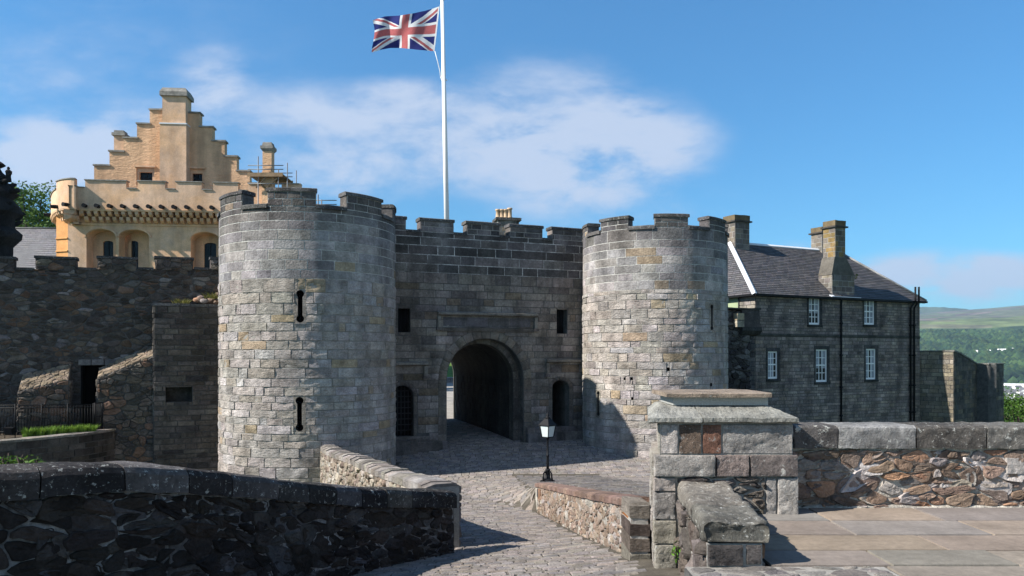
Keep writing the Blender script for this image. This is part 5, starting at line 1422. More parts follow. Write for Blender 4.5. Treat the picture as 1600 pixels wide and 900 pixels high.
PR_ = lambda p_, v, w=0: Vector((pu(1238)+w, 8.0+p_, v))
for y0,y1 in ((662,710),(710,745),(745,775),(775,806)):
    for e0,e1 in ((0,.6),(.6,pd)): blk(mb, PR_, e0,e1,pv(y1),pv(y0),.06 if y0!=662 else .01,(.28,.27,.245))
mb.build('masonry', ['mortar_w','pitted'], pi_)
mb = MB()
xa, xb, xm = 213/F*7.935, 448/F*7.935, pu(1096); y0_, y1_ = 7.935, 8.0+pd+.14; zb0, zb1, zt0 = pv(661), pv(652.5), E-(635-HY)/F*8.22
def capseg(xl, xr_, hl, hr):
    n = 44; rows = []
    for i in range(n+1):
        x = xl+(xr_-xl)*i/n
        tl = min(1,(x-xa)/.16) if hl else 1; tr_ = min(1,(xb-x)/.19) if hr else 1; t = max(0,min(tl,tr_)); zt_ = zb1+(zt0-zb1)*t; ins = .33*t
        pr = [(y0_+.03,zb0),(y0_,zb0+.015),(y0_,zb1),(y0_+.01+ins*.25,zb1+(zt_-zb1)*.25),(y0_+.02+ins*.5,zb1+(zt_-zb1)*.5),(y0_+.025+ins*.75,zb1+(zt_-zb1)*.76),(y0_+.03+ins,zt_),(y1_-.03-ins,zt_),(y1_,zb1),(y1_,zb0)]
        rows.append([mb.vert(Vector((x+SK*(y-y0_)*max(0,(xm-x)/(xm-xa)),y,z))+noise.noise_vector(Vector((x,y,z))*7)*.008+noise.noise_vector(Vector((x,y,z))*28)*.006) for y, z in pr])
    for q, r in zip(rows, rows[1:]):
        for k in range(10): mb.face([q[k],r[k],r[(k+1)%10],q[(k+1)%10]],0,colr)
    mb.face(rows[0],0,colr); mb.face(rows[-1][::-1],0,colr)
colr = (.24,.235,.21); capseg(xa, xm-.005, True, False)
colr = (.215,.21,.185); capseg(xm+.005, xb, False, True)
mb.build('cap', ['cap'], pi_)
zp = zt0+.006
sb = thing('topped_plinth', 'flat brown stone slab on a low perforated metal plinth atop the big pier', 'plinth', (2.25,8.6,zp))
def su(px, d=8.3): return (px-800)/F*d
mb = MB(); xl, xr2 = su(1052), su(1200)
mb.box(xl, xr2, 8.3, 9.02, zp, E-.455, 0); mb.build('plinth', ['mesh'], sb)
mb = MB(); n = 12; xl, xr2 = su(1042,8.22), su(1206,8.22); zl, zh = E-.452, E-.405; rows = []
for i in range(n+1):
    x = xl+(xr2-xl)*i/n; rows.append([mb.vert(Vector((x,y,z))+noise.noise_vector(Vector((x,y,z))*6)*.008) for y,z in ((8.22,zl),(8.215,zh-.01),(8.24,zh),(9.1,zh),(9.12,zl))])
for q, r in zip(rows, rows[1:]):
    for k in range(5): mb.face([q[k],r[k],r[(k+1)%5],q[(k+1)%5]],0,(.22,.175,.135))
mb.face(rows[0],0,(.22,.175,.135)); mb.face(rows[-1][::-1],0,(.22,.175,.135)); mb.build('slab', ['cap'], sb)

# ------------------------------------------------------------------ terrace wall
tw = thing('terrace_wall', 'sunlit brown rubble wall with pale mortar and long flat coping stones at the right edge of the terrace', 'wall', (6,8.5,0))
TF = Flat((0,8.33), 0); tu = lambda px, d=8.3: (px-800)/F*d
tz = E-.765; th_ = .47; u0 = pu(1246)-.02; u1 = 11.5
mb = MB(); mb.sbox(TF, u0, u1, -.4, tz-.24, -th_, 0, 0)
rubble(mb, TF, u0+.03, u1, .0, tz-.255, rng, pal_brown, .33, .15, gap=.017, h=.034, drop=.10, m=1, rough=.011, bev=.014)
blk(mb, TF, tu(1571), tu(1640), .36, .55, .05, (.33,.32,.28))
tb = lambda u,v,w=0: Vector((u1-u+u0, 8.33+th_+w, v)); rubble(mb, tb, u0, u1, -.4, tz-.25, rng, pal_brown, .3,.16, gap=.014, h=.04, drop=.34, m=1, rough=.02)
mb.extr(TF, u0, u1, [(0,-.02),(0,.035),(.04,.01),(.05,-.02)], 60, 0, nz=.025, nsc=5)
rubble(mb, TF, u0+.03, u1, .0, tz-.255, rng, lambda r,u,v: vary(r, r.choice([(.30,.26,.21),(.20,.15,.11),(.36,.34,.30),(.15,.12,.10)]),.2), .13, .06, gap=.012, h=.014, drop=.8, m=1, rough=.02, bev=.015)
mb.build('masonry', ['mortar_t','rubble'], tw)
mb = MB(); js = [tu(1240,8.27), tu(1310,8.27), tu(1432,8.27), tu(1542,8.27), tu(1652,8.27), tu(1770,8.27), tu(1900,8.27), u1]
for k, (a, b) in enumerate(zip(js, js[1:])):
    c = [(.07,.066,.06),(.215,.21,.195),(.085,.08,.074),(.13,.124,.115)][k % 4]
    mb.extr(TF, a+.008, b-.008, [(-th_-.05,tz-.24),(-th_-.05,tz-.02),(-th_+.02,tz),(.02,tz),(.058,tz-.02),(.062,tz-.05),(.06,tz-.09),(.062,tz-.13),(.06,tz-.17),(.058,tz-.21),(.055,tz-.24)], 34, 0, vary(rng,c,.1), nz=.013, nsc=9)
mb.build('coping', ['coping'], tw)
mb = MB()
for a in js[1:-1]: mb.sbox(TF, a-.0075, a+.0075, tz-.235, tz-.02, -th_, .03, 0)
mb.build('coping_joint', ['mortar_l'], tw)

# low wall between the road and the terrace
lw = thing('low_block_wall', 'low wall capped with two massive dark rough blocks running from the big pier towards the camera', 'wall', (1.9,7,0))
q = [(1.50,6.0),(2.015,6.0),(2.26,8.0),(1.72,8.0)]
def lerp2(a,b,t): return (a[0]+(b[0]-a[0])*t, a[1]+(b[1]-a[1])*t)
mb = MB(); ins = .03
pts = [(q[0][0]+ins,q[0][1]+ins),(q[1][0]-.05,q[1][1]+ins),(q[2][0]-ins,q[2][1]-.01),(q[3][0]+ins,q[3][1]-.01)]
mb.hexa([(x,y,-1.0) for x,y in pts],[(x,y,.17) for x,y in pts],0)
fq = Quad((pts[0][0],pts[0][1],-.2),(pts[1][0],pts[1][1],-.2),(pts[1][0],pts[1][1],.17),(pts[0][0],pts[0][1],.17))
blk(mb, fq, 0, .29, .19, fq.H, .02, (.10,.095,.085)); blk(mb, fq, .3, fq.W, .2, fq.H, .015, (.13,.125,.11)); blk(mb, fq, 0, fq.W, 0, .19, .02, (.12,.115,.10))
lq = Quad((pts[3][0],pts[3][1],-.9),(pts[0][0],pts[0][1],-.9),(pts[0][0],pts[0][1],.17),(pts[3][0],pts[3][1],.17))
rubble(mb, lq, 0, lq.W, 0, lq.H, rng, lambda r,u,v: vary(r, r.choice([(.17,.145,.12),(.13,.115,.10),(.20,.18,.155)]),.18), .3,.2, gap=.008, h=.035, m=1, rough=.03)
rq = Quad((pts[1][0],pts[1][1],-.1),(pts[2][0],pts[2][1],-.1),(pts[2][0],pts[2][1],.17),(pts[1][0],pts[1][1],.17))
ashlar(mb, rq, 0, rq.W, [0,.13,rq.H], (.3,.6), rng, pal_brown, gap=.008, h=.025, rough=.015, m=1)
mb.build('masonry', ['mortar_m','hewn'], lw)
mb = MB()
for t0,t1,z0,z1,col in ((0,.37,.18,.345,(.125,.118,.102)),(.375,.99,.175,.335,(.155,.14,.12))):
    A0,B0 = lerp2(q[0],q[3],t0), lerp2(q[1],q[2],t0); A1,B1 = lerp2(q[0],q[3],t1), lerp2(q[1],q[2],t1); n = 40; m_ = 10; rows = []
    prof = [(0.02,0),(0,.25),(-.004,.42),(-.005,.6),(.0,.75),(.015,.88),(.07,1)]+[(.07+.86*k/16,1.0) for k in range(1,16)]+[(.93,1),(.985,.88),(1.0,.6),(1.0,.25),(.98,0)]
    for i in range(n+1):
        t = i/n; L0 = lerp2(A0,A1,t); L1 = lerp2(B0,B1,t); row = []
        es = .012 if i in (0,n) else 0
        for s_, hgt in prof:
            xy = lerp2(L0,L1,s_*(1-2*es)+es); p = Vector((xy[0],xy[1],z0+(z1-z0)*hgt-(es if hgt > .8 else 0)))
            row.append(mb.vert(p+noise.noise_vector(p*5)*.028+noise.noise_vector(p*14)*.013+noise.noise_vector(p*34)*.009))
        rows.append(row)
    for a, b in zip(rows, rows[1:]):
        for k in range(len(prof)): mb.face([a[k],a[(k+1)%len(prof)],b[(k+1)%len(prof)],b[k]],0,col,True)
    for rw_e in (rows[0], rows[-1]):           # rough split end faces
        cc = sum((Vector(mb.v[i]) for i in rw_e), Vector())/len(rw_e); prev = rw_e; ls_ = len(rw_e)
        for f in (.8,.6,.4,.2):
            cur = []
            for i in rw_e:
                p = cc.lerp(Vector(mb.v[i]), f); p.y += noise.noise(p*9)*.03+noise.noise(p*24)*.016; cur.append(mb.vert(p))
            for k in range(ls_): mb.face([prev[k],prev[(k+1)%ls_],cur[(k+1)%ls_],cur[k]],0,col,True)
            prev = cur
        mb.face(prev,0,col)
mb.build('coping', ['coping'], lw)
c = Vector((1.70,7.93,E-2.02)); mb = MB(); leafclump(mb, c, .09, 50, rng, [(.12,.25,.03),(.09,.18,.03)], .022, sq=(.6,.6,1.3)); tag(mb.build('weed', ['leaf'], base=tuple(c)), 'small green weed growing in the corner between the big pier and the low block wall', 'weed')

# ------------------------------------------------------------------ street lamp
lp = Vector((.93,20,ramp_z(.93,20)+.01))
la = thing('street_lamp', 'short black lamp post with a white-glazed lantern at the end of the low ramp wall', 'lamp', tuple(lp))
mb = MB(); mb.lathe(lp, [(.20,0),(.20,.04),(.15,.06),(.11,.09),(.07,.11),(.06,.30),(.075,.32),(.05,.35)], 18, 0); mb.build('base', ['iron'], la)
for k in range(4):
    a = R(45+90*k); e = Vector((math.cos(a), math.sin(a), 0)); mb = MB()
    mb.tube([lp+e*.17+Vector((0,0,.05)), lp+e*.145+Vector((0,0,.15)), lp+e*.15+Vector((0,0,.21)), lp+e*.11+Vector((0,0,.26)), lp+e*.05+Vector((0,0,.29))], [.022,.02,.02,.018,.015], 6, 0); mb.build('scroll_foot', ['iron'], la)
mb = MB(); mb.lathe(lp, [(.038,.34),(.034,.5),(.03,.66),(.045,.68),(.045,.71),(.026,.73),(.022,1.1),(.035,1.115),(.035,1.135),(.06,1.16),(.06,1.175)], 14, 0); mb.build('post', ['iron'], la)
ax_ = [Vector((math.cos(R(-88+90*k)), math.sin(R(-88+90*k)), 0)) for k in range(4)]
z0, z1 = lp.z+1.18, lp.z+1.48; r0, r1 = .15, .205
mb = MB()
for k in range(4):
    mb.tube([lp*1+ax_[k]*r0+Vector((0,0,1.18)), lp+ax_[k]*r1+Vector((0,0,1.48))], .014, 6, 0)
    a, b = ax_[k], ax_[(k+1)%4]
    for r_, z in ((r0,1.18),(r1,1.48)): mb.tube([lp+a*r_+Vector((0,0,z)), lp+b*r_+Vector((0,0,z))], .014, 6, 0)
mb.poly([lp+a*r0+Vector((0,0,1.178)) for a in ax_],0)
fr_ = mb.build('lantern_frame', ['iron'], la)
for k in range(4):
    a, b = ax_[k], ax_[(k+1)%4]; e = (a+b)*.002; mb = MB(); mb.hexa([lp+a*r0*.97+Vector((0,0,1.185)), lp+b*r0*.97+Vector((0,0,1.185)), lp+b*r0*.93+Vector((0,0,1.185)), lp+a*r0*.93+Vector((0,0,1.185))],[lp+a*r1*.97+Vector((0,0,1.475)), lp+b*r1*.97+Vector((0,0,1.475)), lp+b*r1*.93+Vector((0,0,1.475)), lp+a*r1*.93+Vector((0,0,1.475))],0); mb.build('pane', ['lampglass'], fr_)
mb = MB(); 
mb.hexa([lp+a*.245+Vector((0,0,1.485)) for a in ax_],[lp+a*.235+Vector((0,0,1.51)) for a in ax_],0); mb.hexa([lp+a*.225+Vector((0,0,1.511)) for a in ax_],[lp+a*.07+Vector((0,0,1.67)) for a in ax_],0); mb.build('lantern_roof', ['iron'], la)
mb = MB(); mb.lathe(lp, [(.075,1.671),(.06,1.70),(.03,1.71),(.045,1.74),(.03,1.77),(.012,1.79),(.008,1.83)], 10, 0); mb.build('finial', ['iron'], la)

# ------------------------------------------------------------------ ground: road setts, ramp, terrace
rng = random.Random(81)
def sheet(mb, xs, ys, fz, m=0, ok=None, dz=0):
    ids = {}
    for j in range(len(ys)-1):
        for i in range(len(xs)-1):
            cx_, cy_ = (xs[i]+xs[i+1])/2, (ys[j]+ys[j+1])/2
            if ok and not ok(cx_,cy_): continue
            f = []
            for a, b in ((i,j),(i+1,j),(i+1,j+1),(i,j+1)):
                if (a,b) not in ids: ids[(a,b)] = mb.vert((xs[a],ys[b],fz(xs[a],ys[b])+dz))
                f.append(ids[(a,b)])
            mb.face(f, m, (.1,.1,.1), True)
def frange(a, b, s): n = max(1, round((b-a)/s)); return [a+(b-a)*k/n for k in range(n+1)]
def left_edge(y):                                    # right-hand face of the parapets
    if y < 11: 
        pts = [(-6.2,3.5)]+[(a,b) for a,b,_ in FP]
    else: pts = [(-.81,11)]+[(x+.3,y_) for x,y_,_ in BP[::-1]]
    for (x0,y0),(x1,y1) in zip(pts, pts[1:]):
        if y <= y1: return x0+(x1-x0)*(y-y0)/(y1-y0)
    return -12
def wall_y(x): return 31.5+math.tan(R(22))*x
def in_gate(x, y):
    p = Vector((x,y-31.5)); u = p.x*G.d.x+p.y*G.d.y; w = p.x*G.n.x+p.y*G.n.y
    return w, u
def open_ground(x, y):
    w, u = in_gate(x, y)
    if w < .1: return (ui0-.3 < u < ui1+.3 and w > -LP-.1)
    if math.hypot(x+7.38,y-28) < 3.15 or math.hypot(x-5.92,y-32) < 2.9: return False
    return y > 3 and x > left_edge(y)-.25 and x < 14
def sett(mb, cx_, cy_, l, d, ang, fz, m, col, gap, h):
    ca, sa = math.cos(ang), math.sin(ang); o = []; i_ = []; bv = .013
    c4 = [(-l/2+gap,-d/2+gap),(l/2-gap,-d/2+gap),(l/2-gap,d/2-gap),(-l/2+gap,d/2-gap)]
    hh = h*rng.uniform(.7,1.2); ta, tb = rng.uniform(-.004,.004), rng.uniform(-.004,.004)
    for a, b in c4:
        a += rng.uniform(-.012,.012); b += rng.uniform(-.008,.008)
        x, y = cx_+a*ca-b*sa, cy_+a*sa+b*ca; z = fz(x,y); o.append(mb.vert((x,y,z-.004)))
        a2, b2 = a*(1-bv*2/l), b*(1-bv*2/d); x, y = cx_+a2*ca-b2*sa, cy_+a2*sa+b2*ca
        i_.append(mb.vert((x,y,fz(x,y)+hh+ta*(a/l)*2+tb*(b/d)*2)))
    z = fz(cx_,cy_)+hh*1.04; c = mb.vert((cx_,cy_,z))
    for k in range(4):
        mb.face([o[k],o[(k+1)%4],i_[(k+1)%4],i_[k]], m, col, False); mb.face([i_[k],i_[(k+1)%4],c], m, col, False)
rd = MB()
sheet(rd, frange(-9,14,.25), frange(3,46,.25), road_low_z, 0, lambda x,y: open_ground(x,y) and not (8.7 < y < 19.4 and x > xr(y)+.25 and x < 4.6), 0)
def pal_sett(): return vary(rng, rng.choice([(.225,.205,.178),(.205,.19,.168),(.245,.222,.19),(.21,.19,.16),(.18,.17,.158)]), .13)
y = 6.0; row = 0; Nset = 0
def on_ramp(x, y): return 8.7 < y < 26.6 and xr(y)-.02 < x < xr(y)+ (2.9 if y < 20 else 2.9)
while y < 41:
    dp = .125 if y < 12 else .15 if y < 20 else .2 if y < 33 else .4
    x = -9+rng.uniform(0,.3)
    while x < 8.5:
        l = rng.uniform(.14,.26)*(1 if y < 20 else 1.25 if y < 33 else 2); cx_, cy_ = x+l/2, y+dp/2+.03*math.sin(x*1.1+y*.6)+rng.uniform(-.01,.01); x += l
        if not open_ground(cx_,cy_): continue
        if on_ramp(cx_+(l/2 if y < 19.5 else 0),cy_): continue
        if 1.3 < cx_ and 3 < cy_ < 9.5: continue
        if y < 13 and abs(cx_) > .75*cy_+1: continue
        sett(rd, cx_, cy_, l, dp, rng.uniform(-.05,.05), road_low_z, 1, pal_sett(), .005, .012)
        Nset += 1
    y += dp
kind(rd.build('road', ['joint','sett']), 'structure')
pv_ = MB()
sheet(pv_, frange(0,4.6,.2), frange(8.7,19.6,.3), ramp_z, 0, lambda x,y: x > xr(y)+.12 and x < 4.7, .004)
# rows of dark setts on the ramp, running across it with wide joints
y = 8.8
while y < 26.2:
    dp = .17; x = xr(y)+(.41 if y < 19.4 else .0); x += rng.uniform(0,.12)
    while x < 4.2:
        l = rng.uniform(.22,.34); cx_ = x+l/2; x += l
        if cx_ > xr(y)+2.9: break
        sett(pv_, cx_, y+dp/2, l, dp, rng.uniform(-.03,.03), lambda a,b: (ramp_z(a,b) if b < 19.5 else ground_z(a,b))+.004, 1, vary(rng, rng.choice([(.16,.15,.135),(.135,.13,.12),(.185,.17,.145)]), .14), .018, .03)
    y += dp
kind(pv_.build('pavement', ['joint','sett']), 'structure')
# courtyard and lawn seen through the passage
mb = MB(); sheet(mb, frange(-14,10,1), frange(37,62,.5), lambda x,y: E+Ps(y), 0, lambda x,y: in_gate(x,y)[0] < -LP+.1); kind(mb.build('courtyard', ['yard']), 'structure')
kw = thing('courtyard_wall', 'low dark kerb wall below the bright lawn seen through the gate passage', 'wall', (-5,62,-.7))
mb = MB(); mb.box(-15,10,61.8,62.3,-1.5,E-1.85,0); mb.build('masonry', ['dark'], kw); mb = MB(); mb.box(-15,10,61.75,62.35,E-1.849,E-1.78,0); mb.build('coping', ['coping'], kw)
mb = MB(); sheet(mb, frange(-20,12,1), frange(62.3,84,1), lambda x,y: E-1.9+(y-62)*.13, 0); kind(mb.build('lawn', ['lawn']), 'stuff')
# terrace: flat sandstone slabs
te = MB(); te.box(2.0,12.0,2.0,8.35,-1.2,-.02,0); te.hexa([(1.55,6.05,-1.2),(2.1,6.05,-1.2),(2.1,7.98,-1.2),(1.78,7.98,-1.2)],[(1.55,6.05,-.02),(2.1,6.05,-.02),(2.1,7.98,-.02),(1.78,7.98,-.02)],0); te.box(1.35,2.0,2.0,6.02,-1.2,-.02,0)
TS = lambda u,v,w=0: Vector((u,v,w-.02))
ysl = [2.0,2.6,3.3,3.9,4.55,5.2,6.03,6.5,7.05,7.66,8.34]
for a, b in zip(ysl, ysl[1:]):
    x = 2.93 if a == 5.2 else 1.4 if b < 5.3 else 2.03 if b < 7.7 else 2.2
    while x < 12:
        l = rng.uniform(.8,1.7); e = min(x+l,12)
        if True:
            c = rng.choice([(.20,.175,.137),(.195,.172,.138),(.187,.17,.141),(.21,.182,.14),(.18,.169,.145),(.20,.168,.126)])
            sk = rng.uniform(-.12,.12)
            pl = [(x,a),(e,a),(e+sk*.0,b),(x,b)]
            patch(te, TS, x, e, a, b, .007, .022, .004, vary(rng,c,.07), rng, .5, .4, 1, .006)
        x = e
rubble(te, TS, 1.38, 2.9, 5.2, 6.02, rng, lambda r,u,v: vary(r, r.choice([(.17,.16,.142),(.20,.188,.165),(.14,.132,.12)]),.15), .27, .17, gap=.014, h=.02, m=2, drop=.15, bev=.02, bulge=.1, rough=.005)
te.poly([(1.36,5.15,-.012),(2.92,5.15,-.012),(2.92,6.03,-.012),(1.36,6.03,-.012)],3)
kind(te.build('terrace', ['mortar_d','slab','sett','mortar_w']), 'structure')
# earth bank behind the front wall with two shrubs
bank = MB(); pts = [FPt(FPt.L*k/20, -.3, -.45) for k in range(0,17)]
r0_ = [bank.vert((p.x,p.y,p.z-.0)) for p in pts]; r1_ = [bank.vert((p.x-2.2,p.y+1.6,p.z-1.1)) for p in pts]; r2_ = [bank.vert((p.x-6.5,p.y+5,-5.4)) for p in pts]
for q_, r_ in ((r0_,r1_),(r1_,r2_)):
    for k in range(len(pts)-1): bank.face([q_[k],q_[k+1],r_[k+1],r_[k]],0,(.1,.1,.1))
kind(bank.build('earth_bank', ['soil']), 'structure')
for px, d, h, n, lb in ((14,8.9,.34,330,'leafy green shrub at the far left showing over the dark foreground wall'),(45,8.6,.27,200,'smaller leafy shrub just right of the far left one, showing over the dark foreground wall')):
    c = P(px, 735, d); b = c-Vector((0,0,.25)); s_ = thing('leafy_shrub', lb, 'shrub', tuple(b)); mb = MB()
    for k in range(7): mb.tube([b, b+Vector((rng.uniform(-.12,.12),rng.uniform(-.1,.1),.25+h*rng.uniform(.3,.6)))], .008, 5, 0)
    mb.build('stem', ['bark'], s_); mb = MB(); leafclump(mb, c+Vector((0,0,.02)), .2, n, rng, [(.07,.14,.02),(.10,.20,.03),(.05,.10,.015)], .035, .8, sq=(1.1,.9,.75)); mb.build('foliage', ['leaf'], s_)
# ------------------------------------------------------------------ terrain, hills, forest, town
rng = random.Random(91)
def hill_z(r, az):
    """height over a polar grid; az in degrees to the right of straight ahead"""
    n = noise.fractal(Vector((r*math.sin(R(az))/900, r*math.cos(R(az))/900, 3)), 1, 2, 5)
    if r < 75: z = -6
    elif r < 260: z = -6-(r-75)/185*70
    else: z = -76
    if r > 2300: z += (min(r,4200)-2300)/1900*232
    if r > 4200:
        sk = 235+ 75*sm((az-27)/9)+40*math.sin(az*.11+1)
        z += (min(r,7600)-4200)/3400*sk*1.0
    if r > 2300: z += n*min(1,(r-2300)/1500)*26
    return z
class TM: pass
m = bpy.data.materials.new('countryside'); m.use_nodes = True; nt = m.node_tree; N = nt.nodes; L = nt.links
b = N['Principled BSDF']; b.inputs['Roughness'].default_value = 1; b.inputs['Specular IOR Level'].default_value = .1
at = N.new('ShaderNodeAttribute'); at.attribute_name = 'Col'; geo = N.new('ShaderNodeNewGeometry')
n1 = N.new('ShaderNodeTexNoise'); n1.inputs['Scale'].default_value = .009; n1.inputs['Detail'].default_value = 9; n1.inputs['Roughness'].default_value = .65; L.new(geo.outputs['Position'], n1.inputs['Vector'])
mrn = N.new('ShaderNodeMapRange'); mrn.inputs[1].default_value = .35; mrn.inputs[2].default_value = .65; mrn.inputs[3].default_value = .5; mrn.inputs[4].default_value = 1.5; L.new(n1.outputs['Fac'], mrn.inputs[0])
vm = N.new('ShaderNodeVectorMath'); vm.operation = 'SCALE'; L.new(at.outputs['Color'], vm.inputs[0]); L.new(mrn.outputs[0], vm.inputs['Scale']); L.new(vm.outputs[0], b.inputs['Base Color'])
M['country'] = m
rs = [14,40,75,110,160,260,420,700,1100,1500,1900,2300]+[2300+120*k for k in range(1,17)]+[4220+190*k for k in range(1,19)]
azs = [-75+1.0*k for k in range(151)]
gr = MB(); ids = []
for r_ in rs: ids.append([gr.vert((r_*math.sin(R(a)), r_*math.cos(R(a)), hill_z(r_,a))) for a in azs])
for j in range(len(rs)-1):
    for i in range(len(azs)-1):
        r_, a = (rs[j]+rs[j+1])/2, azs[i]+.5; nn = noise.noise(Vector((r_*math.sin(R(a))/240, r_*math.cos(R(a))/240, 9)))
        if r_ < 300: c = (.05,.08,.025)
        elif r_ < 2300: c = (.09,.13,.04) if nn > 0 else (.12,.13,.06)
        elif r_ < 4000: c = (.045,.075,.025)
        elif r_ < 5000: c = (.12,.145,.055) if nn > -.1 else (.14,.135,.075)
        else:
            k = nn+noise.noise(Vector((r_/1500, a/3, 2)))*.8
            c = (.115,.12,.07) if k > .1 else (.135,.108,.085) if k > -.35 else (.10,.115,.06)
        gr.face([ids[j][i],ids[j][i+1],ids[j+1][i+1],ids[j+1][i]], 0, c, True)
kind(gr.build('countryside_hills', ['country']), 'structure')
cg = MB(); cg.poly([(-30,-40,-6.2),(60,-40,-6.2),(60,16,-6.2),(-30,16,-6.2)],0,(.06,.08,.03))
bh = MB(); hv = []                               # far blue hill
for k in range(31):
    a = 24+8.5*k/30; h_ = 455*(1-((a-28.0)/4.2)**2*.16)+14*noise.noise(Vector((a*2,0,0))); r_ = 8200
    hv.append((a, r_, h_))
rw_ = [[bh.vert((r_*s*math.sin(R(a)), r_*s*math.cos(R(a)), hh)) for a, r_, h_ in hv] for s, hh in ((.95,100),)]
rw2 = [bh.vert((r_*math.sin(R(a)), r_*math.cos(R(a)), h_)) for a, r_, h_ in hv]; rw3 = [bh.vert((r_*1.05*math.sin(R(a)), r_*1.05*math.cos(R(a)), h_*.4)) for a, r_, h_ in hv]
for q_, r_ in ((rw_[0],rw2),(rw2,rw3)):
    for k in range(30): bh.face([q_[k],q_[k+1],r_[k+1],r_[k]],0,(.07,.09,.05),True)
kind(bh.build('far_hill', ['country']), 'structure')
kind(cg.build('ground', ['country']), 'structure')
# the near plane under the camera's own ground
ng = MB(); ng.poly([(-6,-30,-.32),(14,-30,-.32),(14,3.2,-.32),(-6,3.2,-.32)],0); kind(ng.build('approach_ground', ['yard']), 'structure')
# forest: one mass of crowns on the hillside
fo = MB(); ico = [(0,0,1)]+[(math.cos(a)*.9,math.sin(a)*.9,.35) for a in [2*math.pi*k/5 for k in range(5)]]+[(math.cos(a),math.sin(a),-.45) for a in [2*math.pi*(k+.5)/5 for k in range(5)]]
itri = [(0,1+k,1+(k+1)%5) for k in range(5)]+[(1+k,6+k,1+(k+1)%5) for k in range(5)]+[(6+k,6+(k+1)%5,1+(k+1)%5) for k in range(5)]
cnt = 0
for k in range(15000):
    az = rng.uniform(25.5,38.5); r_ = 2250+1950*rng.random()**.9
    if noise.noise(Vector((r_*math.sin(R(az))/260, r_*math.cos(R(az))/260, 5))) < -.42 and r_ < 3000: continue
    if r_ > 3700+250*noise.noise(Vector((az*1.3,0,7))): continue
    x, y = r_*math.sin(R(az)), r_*math.cos(R(az)); z = hill_z(r_, az)
    s_ = rng.uniform(9,17); hh = s_*rng.uniform(.8,1.3); c = vary(rng, rng.choice([(.022,.045,.016),(.032,.06,.018),(.016,.034,.014),(.042,.07,.02)]), .3)
    v0 = [fo.vert((x+a*s_*rng.uniform(.8,1.2), y+b_*s_*rng.uniform(.8,1.2), z+hh*.5+cc*hh*rng.uniform(.85,1.15))) for a,b_,cc in ico]
    for t in itri: fo.face([v0[i] for i in t], 0, c)
for k in range(2600):
    az = rng.uniform(27,37); r_ = rng.uniform(800,2250)
    if noise.noise(Vector((r_*math.sin(R(az))/180, r_*math.cos(R(az))/180, 5))) < .05 and r_ > 1000: continue
    x, y = r_*math.sin(R(az)), r_*math.cos(R(az)); z = hill_z(r_, az); s_ = rng.uniform(3,6); hh = s_*1.2; c = vary(rng, rng.choice([(.04,.08,.02),(.05,.10,.025)]), .3)
    v0 = [fo.vert((x+a*s_*rng.uniform(.8,1.2), y+b_*s_*rng.uniform(.8,1.2), z+hh*.5+cc*hh)) for a,b_,cc in ico]
    for t in itri: fo.face([v0[i] for i in t], 0, c)
kind(fo.build('forest', ['country']), 'stuff')
# town houses down on the plain
M['twall'] = mat('white_render', (.72,.71,.68), rough=.9); M['troof'] = mat('grey_roof_tile', (.13,.125,.13), rough=.9)
def town_house(l, w, h, rh):
    mb = MB(); mb.box(-l/2,l/2,-w/2,w/2,0,h,0)
    a = [(-l/2-.4,-w/2-.4,h),(l/2+.4,-w/2-.4,h),(l/2+.4,w/2+.4,h),(-l/2-.4,w/2+.4,h)]; r0, r1 = (-l/2-.4,0,h+rh),(l/2+.4,0,h+rh)
    mb.poly([a[0],a[1],r1,r0],1); mb.poly([a[2],a[3],r0,r1],1); mb.poly([a[1],a[2],r1],0); mb.poly([a[3],a[0],r0],0); return mb
protos = []
spots = []
for k in range(400):
    az = rng.uniform(32.2,36.5); r_ = rng.uniform(1330,2080)
    if all((r_*math.sin(R(az))-x)**2+(r_*math.cos(R(az))-y)**2 > 17**2 for x,y,_,_ in spots): spots.append((r_*math.sin(R(az)), r_*math.cos(R(az)), r_, az))
    if len(spots) >= 110: break
pr = None
for i, (x, y, r_, az) in enumerate(spots):
    if pr is None: pr = town_house(13,8,5.5,3.6).build('town_house', ['twall','troof'])
    o = pr if i == 0 else pr.copy()
    if i: COL.objects.link(o)
    o.location = (x, y, hill_z(r_,az)-.3); o.rotation_euler = (0,0,rng.choice([0,.3,1.4,-.5])+rng.uniform(-.2,.2)); s_ = rng.uniform(.8,1.15); o.scale = (s_*rng.choice([1,1,1.7]),s_,s_)
    tag(o, 'small white grey-roofed house of the town on the plain far below at the right edge', 'house', 'town houses far below at the right edge')
wh = town_house(120,40,10,1.5).build('long_white_shed', ['white','twall']); x, y = 2150*math.sin(R(33.4)), 2150*math.cos(R(33.4)); wh.location = (x,y,-76); wh.rotation_euler = (0,0,-.55)
tag(wh, 'long low white industrial shed beyond the town houses, at the foot of the wooded hill', 'shed')
for k, (px, d, l) in enumerate(((1522,2560,20),(1545,2545,10),(1566,2550,26),(1580,2555,12))):
    az = math.degrees(math.atan((px-800)/F)); o = town_house(l,12,7,3).build('white_farm_building', ['white','twall']); o.location = ((px-800)/F*d*.95, d*.95, hill_z(d*.95/math.cos(R(az)),az)+13); o.rotation_euler = (0,0,-.5)
    tag(o, 'small white building in a row glinting in the middle of the wooded hillside', 'building', 'white buildings in the hillside wood')
